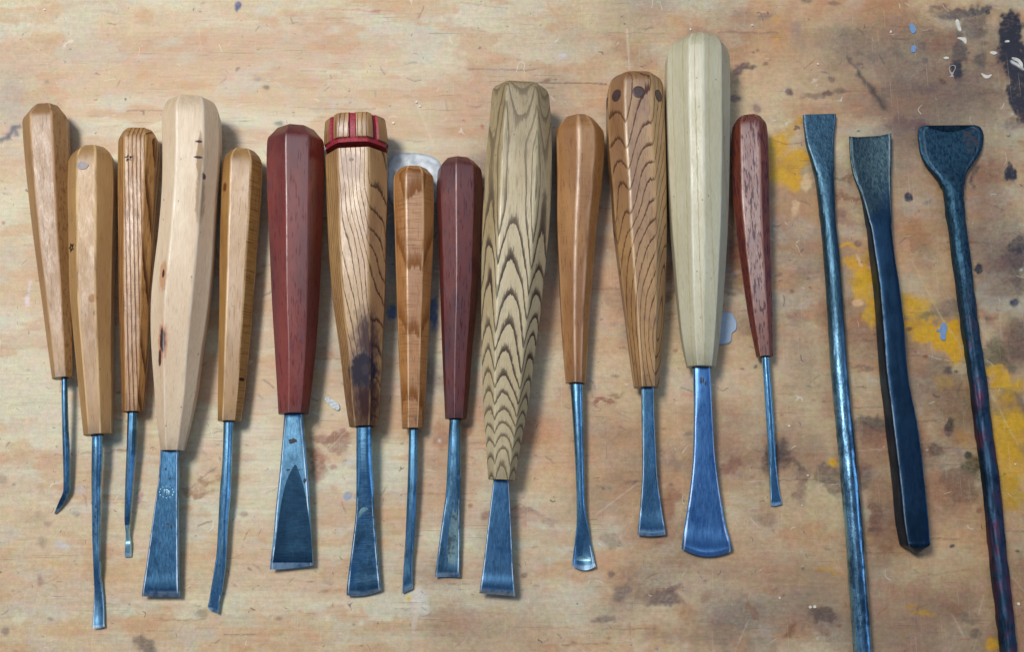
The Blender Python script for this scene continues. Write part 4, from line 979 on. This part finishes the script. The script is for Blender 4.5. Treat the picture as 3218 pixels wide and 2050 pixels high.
def round_band(T, ya, yb, fr_rows, mats, notch=None, name='collar', N=176, faceted=0.0):
    rings = []; mi = []
    nw = math.radians(6.5)
    for (y, fr) in fr_rows:
        c, rr = T.geo(y); z = T.zaxis(y); cen = at(c, y, z); out = []
        for i in range(N):
            a = 2 * math.pi * i / N
            k = fr
            aa_ = sorted((x % (2 * math.pi)) for x in T.al); hi = min([x for x in aa_ if x > a] or [aa_[0] + 2 * math.pi]); lo = max([x for x in aa_ if x <= a] or [aa_[-1] - 2 * math.pi])
            k *= lerp(1.0, math.cos((hi - lo) / 2) / math.cos(a - (hi + lo) / 2) * 1.05, 0.75)
            if notch:
                d = min(abs((a - n + math.pi) % (2 * math.pi) - math.pi) for n in notch)
                if d < nw: k *= 0.93
            out.append(T.loc(cen + T.ax * (math.sin(a) * rr * k) + Vector((0, 0, math.cos(a) * rr * k))))
        rings.append(out)
    V, F = loft(rings, True, True)
    mi = []
    for i in range(len(rings) - 1):
        for j in range(N):
            a = 2 * math.pi * (j + .5) / N
            d = min(abs((a - n + math.pi) % (2 * math.pi) - math.pi) for n in notch) if notch else 9
            mi.append(1 if d < nw + 0.02 and notch else 0)
    mi += [0, 0]
    return mk(name, V, F, None, T.e, sharp=40, mats=mats, midx=mi, attrs=[0] * len(V))
psi7 = view_psi(at(1120, 400, .03))
angs = [psi7 + math.radians(-9 + 45 * i) for i in range(8)]
a7 = 350 + .8 * 14
col7 = round_band(T, 0, 0, [(a7 + 22, .80), (a7 + 23, .88), (a7 + 26, .95), (a7 + 31, .985), (a7 + 60, 1.0), (461, 1.0), (464, .985), (466, .93)], [w7, red], angs)
ringr = round_band(T, 0, 0, [(462, .90), (466, .93), (474, .935), (479, .95)], [red], None, 'painted_groove')
ringr.parent = T.h
zz = T.zend * 1000
metal(T, [(1334, 1120, 1170, zz, 3.2, 2.3, .2, 0, 0, 0), (1450, 1120, 1171, zz - 1.0, 2.8, 2.4, .6, 0, 0, 0), (1550, 1120, 1175, zz - 2.6, 2.2, 3, .4, 0, 0, 0), (1620, 1118, 1178, zz - 4.0, 1.8, 4, 0, .2, 0, 0), (1700, 1109, 1184, zz - 5.6, 1.3, 5, 0, .6, 0, 0), (1800, 1097, 1193, zz - 7.6, 1.0, 6, 0, 1.1, 0, 0), (1856, 1091, 1199, zz - 8.8, .8, 6, 0, 1.3, -3, 8), (1864, 1091, 1199, zz - 9.2, .25, 6, 0, 1.3, -5, 10)],
      1590, steel('gouge_steel', (0.44, 0.54, 0.62), (0.10, 0.14, 0.18), .28, .55, seed=7, brush=(70, 700, 70)))

# ---- tool 8
T = Tool('carving_chisel', 'small amber handle in front of the silver paint puddle, narrow straight blade', 'carving tool', (1299, 530), (1295, 1345))
kf = T.px(1300, 720, .024)
handle(T, [(548, 1233, 1365), (600, 1231, 1367), (750, 1236, 1366), (929, 1242, 1358), (1109, 1250, 1347), (1250, 1257, 1339), (1348, 1261, 1331)], 518, CHAM2,
       (-.36, .43), 600, wood('amber_wood', srgb(178, 122, 62), srgb(150, 94, 42), line=srgb(98, 50, 24), mode='ring', off=(.001, .004), tilt=(0, .10), freq=190, lw=.35, lstr=.7, dist=.0012, dscale=50,
       hatch=.7, pcol=srgb(120, 74, 44), edge=.6, edgecol=srgb(238, 200, 150), seed=8.3, pore=.45), z_end=.0075, seed=8)
zz = T.zend * 1000
metal(T, [(1342, 1286, 1312, zz, 2.0, 2, .9, 0, 0), (1500, 1282, 1311, 6.6, 2.1, 2, 1, 0, 0), (1600, 1278, 1307, 5.6, 1.9, 2.2, 1, 0, 0), (1700, 1274, 1302, 4.2, 1.6, 3, .6, 0, 0), (1760, 1270, 1298, 3.2, 1.4, 4, .3, 0, 0), (1848, 1265, 1297, 1.6, 1.1, 6, 0, 0, -5), (1860, 1265, 1297, 1.2, .3, 6, 0, 0, -7)],
      1720, steel('square_shank_steel', (0.36, 0.44, 0.50), (0.12, 0.16, 0.20), .33, .5, seed=8))

# ---- tool 9
T = Tool('carving_gouge', 'small dark red handle with a ridge up its middle, right of the amber handle', 'carving tool', (1444, 500), (1433, 1318))
handle(T, [(515, 1376, 1510), (560, 1372, 1516), (600, 1371, 1518), (750, 1377, 1512), (929, 1383, 1502), (1109, 1389, 1485), (1250, 1395, 1474), (1318, 1398, 1467)], 489, CHAM2,
       (-.14, .60), 600, wood('dark_red_wood', srgb(110, 38, 26), srgb(80, 24, 22), pore=.65, pcol=srgb(48, 22, 38), fleck=.5, fcol=srgb(58, 24, 40), edge=.3, edgecol=srgb(170, 100, 90), seed=9.4, blot=.85, blotcol=srgb(60, 30, 48), rough=.44, coat=.3), z_end=.0078, seed=9, bev=.018)
zz = T.zend * 1000
metal(T, [(1312, 1413, 1449, zz, 2.5, 2, .4, 0, 0), (1450, 1406, 1449, 6.6, 2.2, 2.4, .4, 0, 0), (1550, 1401, 1448, 5.2, 1.8, 3, .2, .1, 0), (1650, 1388, 1447, 3.8, 1.3, 4, 0, .5, 0), (1750, 1375, 1446, 2.4, .9, 5, 0, 1.0, 0), (1805, 1368, 1445, 1.7, .7, 5, 0, 1.2, 0), (1815, 1367, 1445, 1.4, .25, 5, 0, 1.2, 0)],
      1560, steel('short_gouge_steel', (0.46, 0.54, 0.60), (0.12, 0.15, 0.19), .32, .55, seed=9))

# ---- tool 10
T = Tool('carving_chisel', 'big pale ash handle with dark zigzag chevron grain and a flat dark blade', 'carving tool', (1632, 270), (1575, 1508))
w10 = wood('chevron_ash', srgb(196, 178, 138), srgb(172, 150, 106), line=srgb(62, 48, 46), mode='ring', off=(.0006, .0148), tilt=(0, -.030), freq=1120, lw=.60, lstr=1.0, hair=1, dist=.0015, dscale=52, dstretch=.3,
           pore=.25, edge=.2, seed=10.9, blot=.28, rough=.5, coat=.05, zones=[(.030, .085, (.60, .56, .50), .75)])
handle(T, [(268, 1546, 1722), (288, 1543, 1726), (400, 1533, 1735), (500, 1522, 1737), (600, 1516, 1736), (700, 1510, 1730), (850, 1507, 1716), (910, 1507, 1709), (1000, 1507, 1700), (1120, 1509, 1683), (1215, 1513, 1671), (1300, 1517, 1658), (1411, 1526, 1636), (1510, 1532, 1619)], 249, [(0, .84), (1, .89), (3, .93), (10, .98), (20, 1.0)],
       (-.45, .54), 500, w10, z_end=.0118, seed=10, bev=.022, roundtop=.10)
# ring centre follows the handle's own axis
zz = T.zend * 1000
metal(T, [(1502, 1552, 1598, zz, 1.9, 7, 0, 0, 0), (1600, 1540, 1604, zz - 1.4, 1.7, 9, 0, 0, 0), (1700, 1528, 1609, zz - 2.8, 1.5, 10, 0, 0, 0), (1800, 1516, 1614, zz - 4.2, 1.4, 10, 0, 0, 0), (1858, 1508, 1619, zz - 5.0, 1.2, 10, 0, 0, 2), (1871, 1506, 1620, zz - 5.9, .2, 10, 0, 0, 2)],
      1560, steel('flat_dark_steel', (0.24, 0.32, 0.42), (0.12, 0.16, 0.22), .36, .4, seed=10, brushamt=.3, pit=.15))

# ---- tool 11
T = Tool('carving_gouge', 'orange brown handle with a pale worn ridge, round shank ending in a shiny spoon', 'carving tool', (1821, 370), (1808, 1205))
handle(T, [(393, 1741, 1898), (430, 1740, 1902), (500, 1742, 1902), (600, 1744, 1893), (700, 1745, 1880), (850, 1752, 1866), (1000, 1760, 1854), (1120, 1768, 1847), (1206, 1776, 1842)], 356, [(0, .46), (1.5, .52), (4, .58), (22, .78), (44, .96), (52, .99), (62, 1.0)],
       (-.89, -.02, .53), 500, wood('orange_brown_wood', srgb(174, 124, 66), srgb(146, 96, 46), edge=.55, edgecol=srgb(226, 180, 138), seed=11.2, blot=.45, pore=.45, fleck=.35, fn=.2, hatch=.25, pcol=srgb(112, 64, 36)), z_end=.0075, seed=11, bev=.05)
zz = T.zend * 1000
metal(T, [(1200, 1791, 1832, zz, 2.7, 2, 0, 0, 0, 0), (1300, 1798, 1833, 7.0, 2.5, 2, .1, 0, 0, 0), (1400, 1804, 1835, 6.2, 2.3, 2, .2, 0, 0, 0), (1500, 1809, 1837, 5.2, 2.0, 2, .2, 0, 0, 0), (1600, 1812, 1841, 4.2, 1.8, 2, 0, 0, 0, 0), (1655, 1811, 1849, 3.2, 1.4, 2.4, 0, .2, 0, 0),
          (1700, 1806, 1855, 1.8, .9, 3, 0, 1.0, 0, 0), (1740, 1801, 1863, 1.1, .6, 3.5, 0, 1.6, 0, 2), (1772, 1798, 1869, 1.3, .45, 4, 0, 1.7, 0, 10), (1780, 1798, 1871, 1.6, .2, 4, 0, 1.6, 0, 14)],
      1640, steel('spoon_steel', (0.48, 0.57, 0.65), (0.14, 0.18, 0.24), .27, .4, seed=11))

# ---- tool 12
T = Tool('carving_chisel', 'dark figured brown handle with round dark inlaid dots below the butt', 'carving tool', (1996, 240), (2031, 1218))
w12 = wood('figured_olive_wood', srgb(178, 134, 78), srgb(136, 92, 50), line=srgb(60, 36, 36), mode='ring', off=(.004, .012), tilt=(.015, .085), freq=560, lw=.30, lstr=.9, hair=2, dist=.0050, dscale=30, dstretch=.3,
           edge=.45, edgecol=srgb(232, 196, 140), seed=15.1, blot=.5, blotcol=srgb(92, 56, 54), pore=.3)
handle(T, [(255, 1908, 2083), (300, 1902, 2088), (400, 1900, 2092), (500, 1905, 2095), (600, 1915, 2097), (700, 1921, 2098), (850, 1939, 2095), (1000, 1960, 2089), (1120, 1975, 2080), (1220, 1990, 2073)], 221, [(0, .66), (1.5, .76), (4, .84), (12, .93), (24, .985), (36, 1.0)],
       (-.86, -.31, .57), 400, w12, z_end=.0088, seed=12, roundtop=.06)
zz = T.zend * 1000
ebony = paint('dark_inlay', srgb(70, 48, 44), .45, 0, .3, 1500)
# a dot in the middle of each of the upper facets
al = sorted(T.al)
c_, r_ = T.geo(325); cen = at(c_, 325, T.zaxis(325))
for i in range(len(al)):
    a, b = al[i], al[(i + 1) % len(al)]
    if b < a: b += 2 * math.pi
    m = (a + b) / 2; mm = (m + math.pi) % (2 * math.pi) - math.pi
    if abs(mm) > math.radians(125): continue
    ap = r_ * math.cos((b - a) / 2)
    nrm = T.ax * math.sin(m) + Vector((0, 0, math.cos(m))); tan = T.ax * math.cos(m) - Vector((0, 0, math.sin(m)))
    R0 = .0030
    rings = []
    for (rf, hh) in [(1.0, -.0015), (1.0, .00012), (.93, .00022), (.55, .00016), (.2, .00018)]:
        rings.append([T.loc(cen + nrm * (ap + hh) + tan * (math.cos(t) * R0 * rf) + T.ay * (math.sin(t) * R0 * rf)) for t in [2 * math.pi * j / 24 for j in range(24)]])
    V, F = loft(rings, True, True)
    d = mk('inlaid_dot', V, F, ebony, T.h, sharp=40)
metal(T, [(1212, 2015, 2053, zz, 2.2, 6, 0, 0, 0, 0), (1300, 2016, 2055, zz - .9, 2.0, 6, 0, 0, 0, 0), (1400, 2018, 2059, zz - 2.0, 1.7, 7, 0, 0, 0, 0), (1500, 2018, 2065, zz - 3.2, 1.4, 8, 0, 0, 0, 0), (1600, 2011, 2078, zz - 4.8, 1.1, 8, 0, .2, 0, 0), (1670, 2004, 2090, zz - 6.0, .9, 8, 0, .5, 0, 4), (1682, 2003, 2092, zz - 6.6, .2, 8, 0, .5, 0, 5)],
      1440, steel('flared_steel', (0.42, 0.52, 0.62), (0.14, 0.19, 0.26), .30, .5, seed=12))

# ---- tool 13
T = Tool('carving_chisel', 'tallest pale greenish cream handle, wide spade shaped blue blade with a curved edge', 'carving tool', (2189, 130), (2201, 1155))
handle(T, [(150, 2096, 2288), (173, 2089, 2292), (230, 2084, 2294), (300, 2083, 2295), (500, 2088, 2294), (700, 2099, 2289), (850, 2113, 2280), (1000, 2128, 2268), (1080, 2139, 2260), (1156, 2156, 2248)], 101, [(0, .58), (1.5, .66), (4, .73), (14, .85), (30, .95), (50, 1.0)],
       (-.86, -.2, .22, .74), 300, wood('greenish_cream_wood', srgb(202, 196, 166), srgb(192, 184, 150), line=srgb(176, 154, 106), mode='plane', freq=170, lw=.10, lstr=.5, dist=.004, dscale=26, dstretch=.12,
       edge=.3, seed=13.1, blot=.14, pore=.18, pcol=srgb(150, 132, 92), rough=.46, coat=.08), z_end=.0104, seed=13, bev=.022)
zz = T.zend * 1000
metal(T, [(1150, 2177, 2232, zz, 2.6, 4, .3, 0, 0, 0), (1250, 2180, 2236, zz - 1.0, 2.3, 5, .2, 0, 0, 0), (1350, 2180, 2240, zz - 2.2, 2.0, 6, 0, 0, 0, 0), (1450, 2177, 2247, zz - 3.4, 1.7, 7, 0, 0, 0, 0), (1550, 2167, 2261, zz - 4.6, 1.5, 8, 0, 0, 0, 0), (1650, 2152, 2279, zz - 6.0, 1.2, 8, 0, .1, 0, 3), (1716, 2143, 2298, zz - 7.0, 1.0, 8, 0, .2, 1, 17), (1730, 2142, 2300, zz - 8.0, .2, 8, 0, .2, 1, 21)],
      1470, steel('blue_spade_steel', (0.42, 0.54, 0.90), (0.22, 0.30, 0.54), .30, .25, seed=13, brush=(600, 60, 600), rotz=.1, pit=.2), tip=0)

# ---- tool 14
T = Tool('carving_chisel', 'slim reddish brown handle with dark flecks, thin short blade, rightmost of the handled tools', 'carving tool', (2354, 370), (2404, 1120))
handle(T, [(389, 2299, 2410), (430, 2297, 2415), (500, 2297, 2419), (600, 2298, 2421), (700, 2307, 2422), (850, 2327, 2426), (1000, 2350, 2430), (1122, 2375, 2431)], 356, CHAM2,
       (-.47, .52), 500, wood('flecked_red_wood', srgb(118, 54, 30), srgb(96, 38, 24), pore=.75, pthr=.5, pcol=srgb(58, 36, 56), pscale=1500, pstretch=.05, edge=.5, edgecol=srgb(206, 150, 130), seed=14.8, blot=.4, blotcol=srgb(70, 40, 62), rough=.44, coat=.3), z_end=.0066, seed=14)
zz = T.zend * 1000
metal(T, [(1116, 2393, 2417, zz, 1.8, 2, .2, 0, 0, 0), (1250, 2402, 2427, 5.6, 1.8, 2, .5, 0, 0, 0), (1400, 2412, 2437, 4.2, 1.7, 2.3, .5, 0, 0, 0), (1460, 2415, 2440, 3.4, 1.4, 3, .2, 0, 0, 0), (1550, 2420, 2449, 2.0, .9, 5, 0, 0, 0, 0), (1580, 2421, 2456, 1.4, .6, 6, 0, .2, -2, 2), (1588, 2421, 2457, 1.1, .25, 6, 0, .2, -2, 3)],
      1455, steel('thin_bright_steel', (0.58, 0.68, 0.78), (0.18, 0.24, 0.32), .24, .35, seed=14))

# ---- bar tools without handles

T = Tool('forged_chisel', 'long dark round bar with a short flared tip, left of three handleless bars', 'forged chisel', (2575, 400), (2735, 2050), 'handleless forged bars at the right')
metal(T, [(360, 2523, 2627, 2.4, .8, 8, 0, 0), (400, 2526, 2624, 2.6, 1.1, 8, 0, 0), (450, 2533, 2619, 3.0, 1.6, 6, 0, 0), (500, 2547, 2619, 3.4, 2.2, 4, 0, 0), (550, 2559, 2620, 3.8, 2.9, 3, 0, 0), (600, 2566, 2622, 4.0, 3.4, 2.5, 0, 0), (700, 2577, 2627, 4.0, 3.9, 2, 0, 0),
          (800, 2587, 2638, 4.0, 3.95, 2, 0, 0), (1000, 2600, 2653, 4.0, 4.0, 2, 0, 0), (1200, 2613, 2668, 4.1, 4.1, 2, 0, 0), (1350, 2627, 2682, 4.1, 4.1, 2, 0, 0), (1500, 2640, 2698, 4.2, 4.2, 2, 0, 0), (1700, 2657, 2715, 4.2, 4.2, 2, 0, 0), (1900, 2671, 2730, 4.2, 4.2, 2, 0, 0), (2050, 2681, 2741, 4.2, 4.2, 2, 0, 0), (2200, 2692, 2754, 4.2, 4.2, 2, 0, 0)],
      620, steel('forged_round_bar', (0.52, 0.54, 0.56), (0.10, 0.13, 0.17), .25, .7, seed=15.5, brush=(1000, 100, 1000), pit=.5, scl=110, zone=(-.05, .04, (0.06, 0.08, 0.09), (0.02, 0.028, 0.042), .22), rim=.2), names=('blade', 'bar'), tip=.3, lump=.045)
T = Tool('forged_gouge', 'dark square bar with a flared concave end, middle of the three handleless bars', 'forged gouge', (2735, 440), (2880, 1730), 'handleless forged bars at the right')
metal(T, [(426, 2665, 2798, 3.6, .35, 6, 0, 1.1, -3, 5), (434, 2666, 2798, 3.4, .8, 6, 0, 1.1, -3, 5), (500, 2670, 2798, 3.0, 1.0, 6, 0, 1.0, 0, 0), (550, 2680, 2797, 3.2, 1.2, 6, 0, .7, 0, 0), (600, 2699, 2797, 3.6, 1.5, 6, 0, .7, 0, 0), (650, 2713, 2798, 4.2, 2.2, 6, 0, .3, 0, 0), (700, 2723, 2799, 4.8, 3.2, 6, 0, 0, 0, 0),
          (800, 2736, 2805, 5.2, 4.6, 6, .0, 0, 0, 0), (900, 2749, 2820, 5.4, 5.0, 6, .0, 0, 0, 0), (1000, 2757, 2832, 5.4, 5.3, 6, .0, 0, 0, 0), (1200, 2773, 2848, 5.5, 5.4, 7, .0, 0, 0, 0), (1275, 2783, 2862, 5.6, 5.5, 8, 0, 0, 0, 0), (1350, 2791, 2876, 5.8, 5.7, 9, 0, 0, 0, 0), (1500, 2809, 2894, 5.8, 5.7, 9, 0, 0, 0, 0), (1700, 2833, 2912, 5.8, 5.7, 9, 0, 0, 0, 0), (1716, 2838, 2913, 5.6, 5.4, 7, 0, 0, 0, 4), (1726, 2854, 2900, 4.6, 3.4, 4, 0, 0, 0, 8), (1738, 2868, 2886, 3.6, 1.0, 3, 0, 0, 0, 6)],
      690, steel('forged_square_bar', (0.045, 0.06, 0.085), (0.03, 0.042, 0.06), .44, .5, seed=16.5, pit=.15, zone=(.055, .082, (0.20, 0.17, 0.13), (0.08, 0.08, 0.085), .04), rim=.3), names=('blade', 'bar'), tip=.2, lump=.02)
T = Tool('forged_scraper', 'long rusty dark bar with a wide hammered fishtail end, rightmost of the three handleless bars', 'forged scraper', (2995, 500), (3160, 2050), 'handleless forged bars at the right')
metal(T, [(394, 2902, 3062, 2.6, .5, 4, 0, .25, 0, 22), (398, 2892, 3074, 2.3, .8, 4, 0, .25, 0, 19), (407, 2885, 3084, 2.2, 1.0, 4, 0, .25, 0, 10), (424, 2883, 3090, 2.2, 1.1, 4, 0, .2, 0, 1), (445, 2886, 3089, 2.3, 1.3, 4, 0, .15, 0, 0), (480, 2892, 3080, 2.4, 1.5, 4, 0, .1, 0, 0), (510, 2905, 3061, 2.6, 1.8, 4, 0, .0, 0, 0), (538, 2926, 3041, 3.0, 2.2, 3.5, 0, 0, 0, 0), (562, 2946, 3032, 3.4, 2.8, 3, 0, 0, 0, 0), (590, 2959, 3029, 3.8, 3.4, 2.6, .3, 0, 0, 0), (650, 2969, 3030, 4.2, 3.9, 2.4, .5, 0, 0, 0),
          (800, 2990, 3048, 4.2, 4.0, 2.4, .5, 0, 0, 0), (1000, 3016, 3072, 4.2, 4.0, 2.2, .5, 0, 0, 0), (1200, 3045, 3101, 4.2, 4.0, 2.2, .4, 0, 0, 0), (1350, 3062, 3117, 4.2, 4.0, 2.2, .4, 0, 0, 0), (1500, 3084, 3139, 4.2, 4.0, 2.2, .4, 0, 0, 0), (1700, 3103, 3159, 4.2, 4.0, 2.2, .3, 0, 0, 0), (1900, 3126, 3180, 4.2, 4.0, 2.2, .3, 0, 0, 0), (2050, 3142, 3196, 4.2, 4.0, 2.2, .3, 0, 0, 0), (2200, 3158, 3212, 4.2, 4.0, 2.2, .3, 0, 0, 0)],
      570, steel('hammered_rusty_bar', (0.075, 0.085, 0.11), (0.03, 0.036, 0.055), .52, .6, seed=17.5, rust=.8, scl=140, zone=(-.02, .07, (0.085, 0.115, 0.125), (0.028, 0.04, 0.06), .04), rim=.12), names=('blade', 'bar'), tip=.2, lump=.08)

# ---- stamped stars
def star(T, x, y, z, size, rot, mat):
    p = at(x, y, z); V = []; F = []
    n = 10; cen = T.loc(p)
    nx = T.inv @ (p - p)
    out = []
    for k, f in ((0, 1.0), (1, .62)):
        for i in range(n):
            a = rot + math.pi * i / 5; r = size * (1 if i % 2 == 0 else .45) * f
            out.append(cen + Vector((r * math.sin(a) * star.cx, r * math.cos(a), r * math.sin(a) * star.sx)))
    lo = [v - Vector((0, 0, .0006)) for v in out]
    V = out + lo
    for i in range(n):
        j = (i + 1) % n
        F += [(i, i + n, j + n, j), (i, j, j + 2 * n, i + 2 * n)]
    return mk('star_stamp', V, F, mat, T.h, smooth=False)
ink = paint('stamp_mark', srgb(74, 56, 36), .6, 0, .2, 2000)
star.cx, star.sx = math.cos(math.radians(28)), math.sin(math.radians(28))
def surf_z(T, x, y):
    """height of the handle surface under the photo pixel, by ray casting its mesh"""
    d = (ROT @ Vector(((x - 1609.0) / FPX, -(y - 1025.0) / FPX, -1.0))).normalized()
    o = T.inv @ (CAM - T.o); dd = T.inv @ d
    ok, loc, nrm, i = T.h.ray_cast(o, dd)
    if not ok: return None
    return loc, nrm
bpy.context.view_layer.update()
def stamp(T, x, y, size, rot):
    hit = surf_z(T, x, y)
    if not hit: return
    cen, nrm = hit
    ty = (Vector((0, 1, 0)) - nrm * nrm.y).normalized(); tx = ty.cross(nrm)
    out = []
    for f in (1.0, .62):
        for i in range(10):
            a = rot + math.pi * i / 5; r = size * (1 if i % 2 == 0 else .45) * f
            out.append(cen + nrm * .00005 + tx * (r * math.sin(a)) + ty * (r * math.cos(a)))
    V = out + [v - nrm * .0005 for v in out]; F = []
    for i in range(10):
        j = (i + 1) % 10
        F += [(i, j, j + 10, i + 10), (i, i + 20, j + 20, j), (i + 10, j + 10, j + 30, i + 30)]
    mk('star_stamp', V, F, ink, T.h, smooth=False)
stamp(H2, 226, 778, .0023, 0.25)
stamp(H3, 404, 496, .0020, 0.1)
def dent(T, x, y, rx, ry, mat, name='dent_filler'):
    hit = surf_z(T, x, y)
    if not hit: return
    cen, nrm = hit
    ty = (Vector((0, 1, 0)) - nrm * nrm.y).normalized(); tx = ty.cross(nrm)
    rings = []
    for f, h in ((1.0, -.0003), (.97, .00003), (.7, .00008), (.2, .00009)):
        rings.append([cen + nrm * h + tx * (rx * f * math.sin(t) * (1 + .12 * math.sin(3 * t))) + ty * (ry * f * math.cos(t)) for t in [2 * math.pi * j / 18 for j in range(18)]])
    V, F = loft(rings, True, True)
    mk(name, V, F, mat, T.h)
dent(H2, 259, 520, .0026, .0021, paint('grey_filler', srgb(150, 138, 136), .5, 0, .12, 900))

# ---- pits, stamps, a ground patch and painted glints on the blades
def blade_mark(T, part, name, pts, mat, h=.00004, closed=True):
    """a thin patch following a blade's top face; pts is an outline in photo pixels"""
    ob = [c for c in T.e.children if c.name.split('.')[0] == part][0]
    def hit(x, y):
        d = (ROT @ Vector(((x - 1609.0) / FPX, -(y - 1025.0) / FPX, -1.0))).normalized()
        ok, loc, nrm, i = ob.ray_cast(T.inv @ (CAM - T.o), T.inv @ d)
        return (loc, nrm) if ok else None
    cx = sum(p[0] for p in pts) / len(pts); cy = sum(p[1] for p in pts) / len(pts)
    V = []; F = []; n = len(pts); fr = [1.0, .7, .35]
    for f in fr:
        for (x, y) in pts:
            q = hit(cx + (x - cx) * f, cy + (y - cy) * f)
            if not q: return
            V.append(q[0] + q[1] * (h if f < 1 else h * .2))
    q = hit(cx, cy)
    if not q: return
    V.append(q[0] + q[1] * h)
    for k in range(len(fr) - 1):
        for j in range(n):
            F.append((k * n + j, (k + 1) * n + j, (k + 1) * n + (j + 1) % n, k * n + (j + 1) % n))
    for j in range(n): F.append(((len(fr) - 1) * n + j, len(V) - 1, (len(fr) - 1) * n + (j + 1) % n))
    me = bpy.data.meshes.new(name); me.from_pydata([tuple(v) for v in V], [], F); me.materials.append(mat)
    me.polygons.foreach_set('use_smooth', [True] * len(F))
    o = bpy.data.objects.new(name, me); C.objects.link(o); o.parent = ob
rm = random.Random(3)
def splat(cx, cy, rx, ry, n=12, j=.3):
    return [(cx + rx * math.cos(t) * rm.uniform(1 - j, 1 + j), cy + ry * math.sin(t) * rm.uniform(1 - j, 1 + j)) for t in [-2 * math.pi * k / n for k in range(n)]]
M_pit = paint('rust_pit', (0.035, 0.035, 0.05), .6, 0, .4, 2500)
M_grind = steel('ground_brown_steel', (0.42, 0.36, 0.30), (0.14, 0.12, 0.11), .45, .8, seed=21, brush=(1500, 90, 1500), scl=260)
M_glint = steel('painted_glint', (0.8, 0.72, .60), (0.3, 0.32, 0.36), .36, .6, seed=22, brush=(200, 1200, 200))  # pale steel for patches that paint a glint on the blade
for (x, y, rx, ry) in [(922, 1386, 13, 7), (914, 1392, 6, 5), (933, 1412, 4, 5), (925, 1408, 5, 4), (930, 1420, 6, 4), (921, 1430, 5, 3), (914, 1446, 4, 3), (936, 1398, 3, 3)]:
    blade_mark(TOOLS[5], 'shank', 'rust_pit', splat(x, y, rx, ry), M_pit)
for (x, y, rx, ry) in [(958, 1511, 4, 9), (905, 1478, 7, 3), (935, 1478, 8, 3)]:
    blade_mark(TOOLS[5], 'blade', 'rust_pit', splat(x, y, rx, ry), M_pit)
blade_mark(TOOLS[8], 'blade', 'ground_patch', [(1438, 1588), (1424, 1600), (1412, 1660), (1404, 1730), (1410, 1770), (1430, 1778), (1438, 1740), (1442, 1660), (1446, 1605)], M_grind)
for pts in ([(1420, 1562), (1400, 1562), (1402, 1572), (1408, 1580), (1414, 1568), (1422, 1580)], [(1440, 1562), (1434, 1562), (1435, 1575), (1441, 1575)]):
    blade_mark(TOOLS[8], 'blade', 'stamped_mark', pts, M_pit, .00006)
blade_mark(TOOLS[6], 'blade', 'painted_glint', [(1144, 1595), (1134, 1600), (1127, 1614), (1124, 1632), (1136, 1622), (1146, 1610), (1160, 1604), (1154, 1597)], M_glint)
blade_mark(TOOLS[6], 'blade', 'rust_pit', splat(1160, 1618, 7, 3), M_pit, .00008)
for (x, y, rx, ry) in [(301, 1595, 3, 5), (299, 1625, 3, 6), (301, 1680, 3, 3), (296, 1420, 3, 5)]:
    blade_mark(TOOLS[1], 'shank', 'rust_pit', splat(x, y, rx, ry), M_pit)
for (x, y, rx, ry) in [(521, 1476, 4, 4), (532, 1506, 3, 3), (528, 1648, 6, 3), (538, 1656, 3, 7)]:
    blade_mark(TOOLS[3], 'blade', 'rust_pit', splat(x, y, rx, ry), M_pit)
# round maker's stamp on the cream handled chisel: a ring of dots with a small figure in it
M_stamp = steel('stamp_relief', (0.9, 0.8, 0.72), (0.3, 0.3, 0.34), .4, .5, seed=23)
for k in range(12):
    t = -2 * math.pi * k / 12
    blade_mark(TOOLS[3], 'blade', 'stamp_dot', splat(523 + 22 * math.cos(t), 1549 + 18 * math.sin(t), 2.6, 2.4, 6, .2), M_stamp, .00009)
for (x, y, rx, ry) in [(516, 1546, 3, 8), (524, 1543, 6, 3), (530, 1551, 3, 9), (524, 1553, 2.5, 8)]:
    blade_mark(TOOLS[3], 'blade', 'stamp_dot', splat(x, y, rx, ry, 8, .2), M_stamp, .00009)
for (x, y, rx, ry) in [(2203, 1198, 3, 12), (2210, 1196, 2.5, 9), (2217, 1206, 2.5, 8)]:
    blade_mark(TOOLS[12], 'shank', 'stamped_mark', splat(x, y, rx, ry), M_pit)
blade_mark(TOOLS[10], 'blade', 'painted_glint', [(1856, 1754), (1833, 1748), (1812, 1752), (1808, 1762), (1834, 1766), (1858, 1764)], M_glint, .00005)
for (x, y, rx, ry) in [(3040, 420, 12, 10), (3055, 436, 14, 9), (3043, 452, 8, 9), (3066, 448, 8, 12), (3052, 472, 10, 7), (3030, 440, 5, 5), (2999, 468, 4, 5), (3060, 410, 6, 5)]:
    blade_mark(TOOLS[16], 'blade', 'scale_pit', splat(x, y, rx, ry, 12, .45), M_pit)
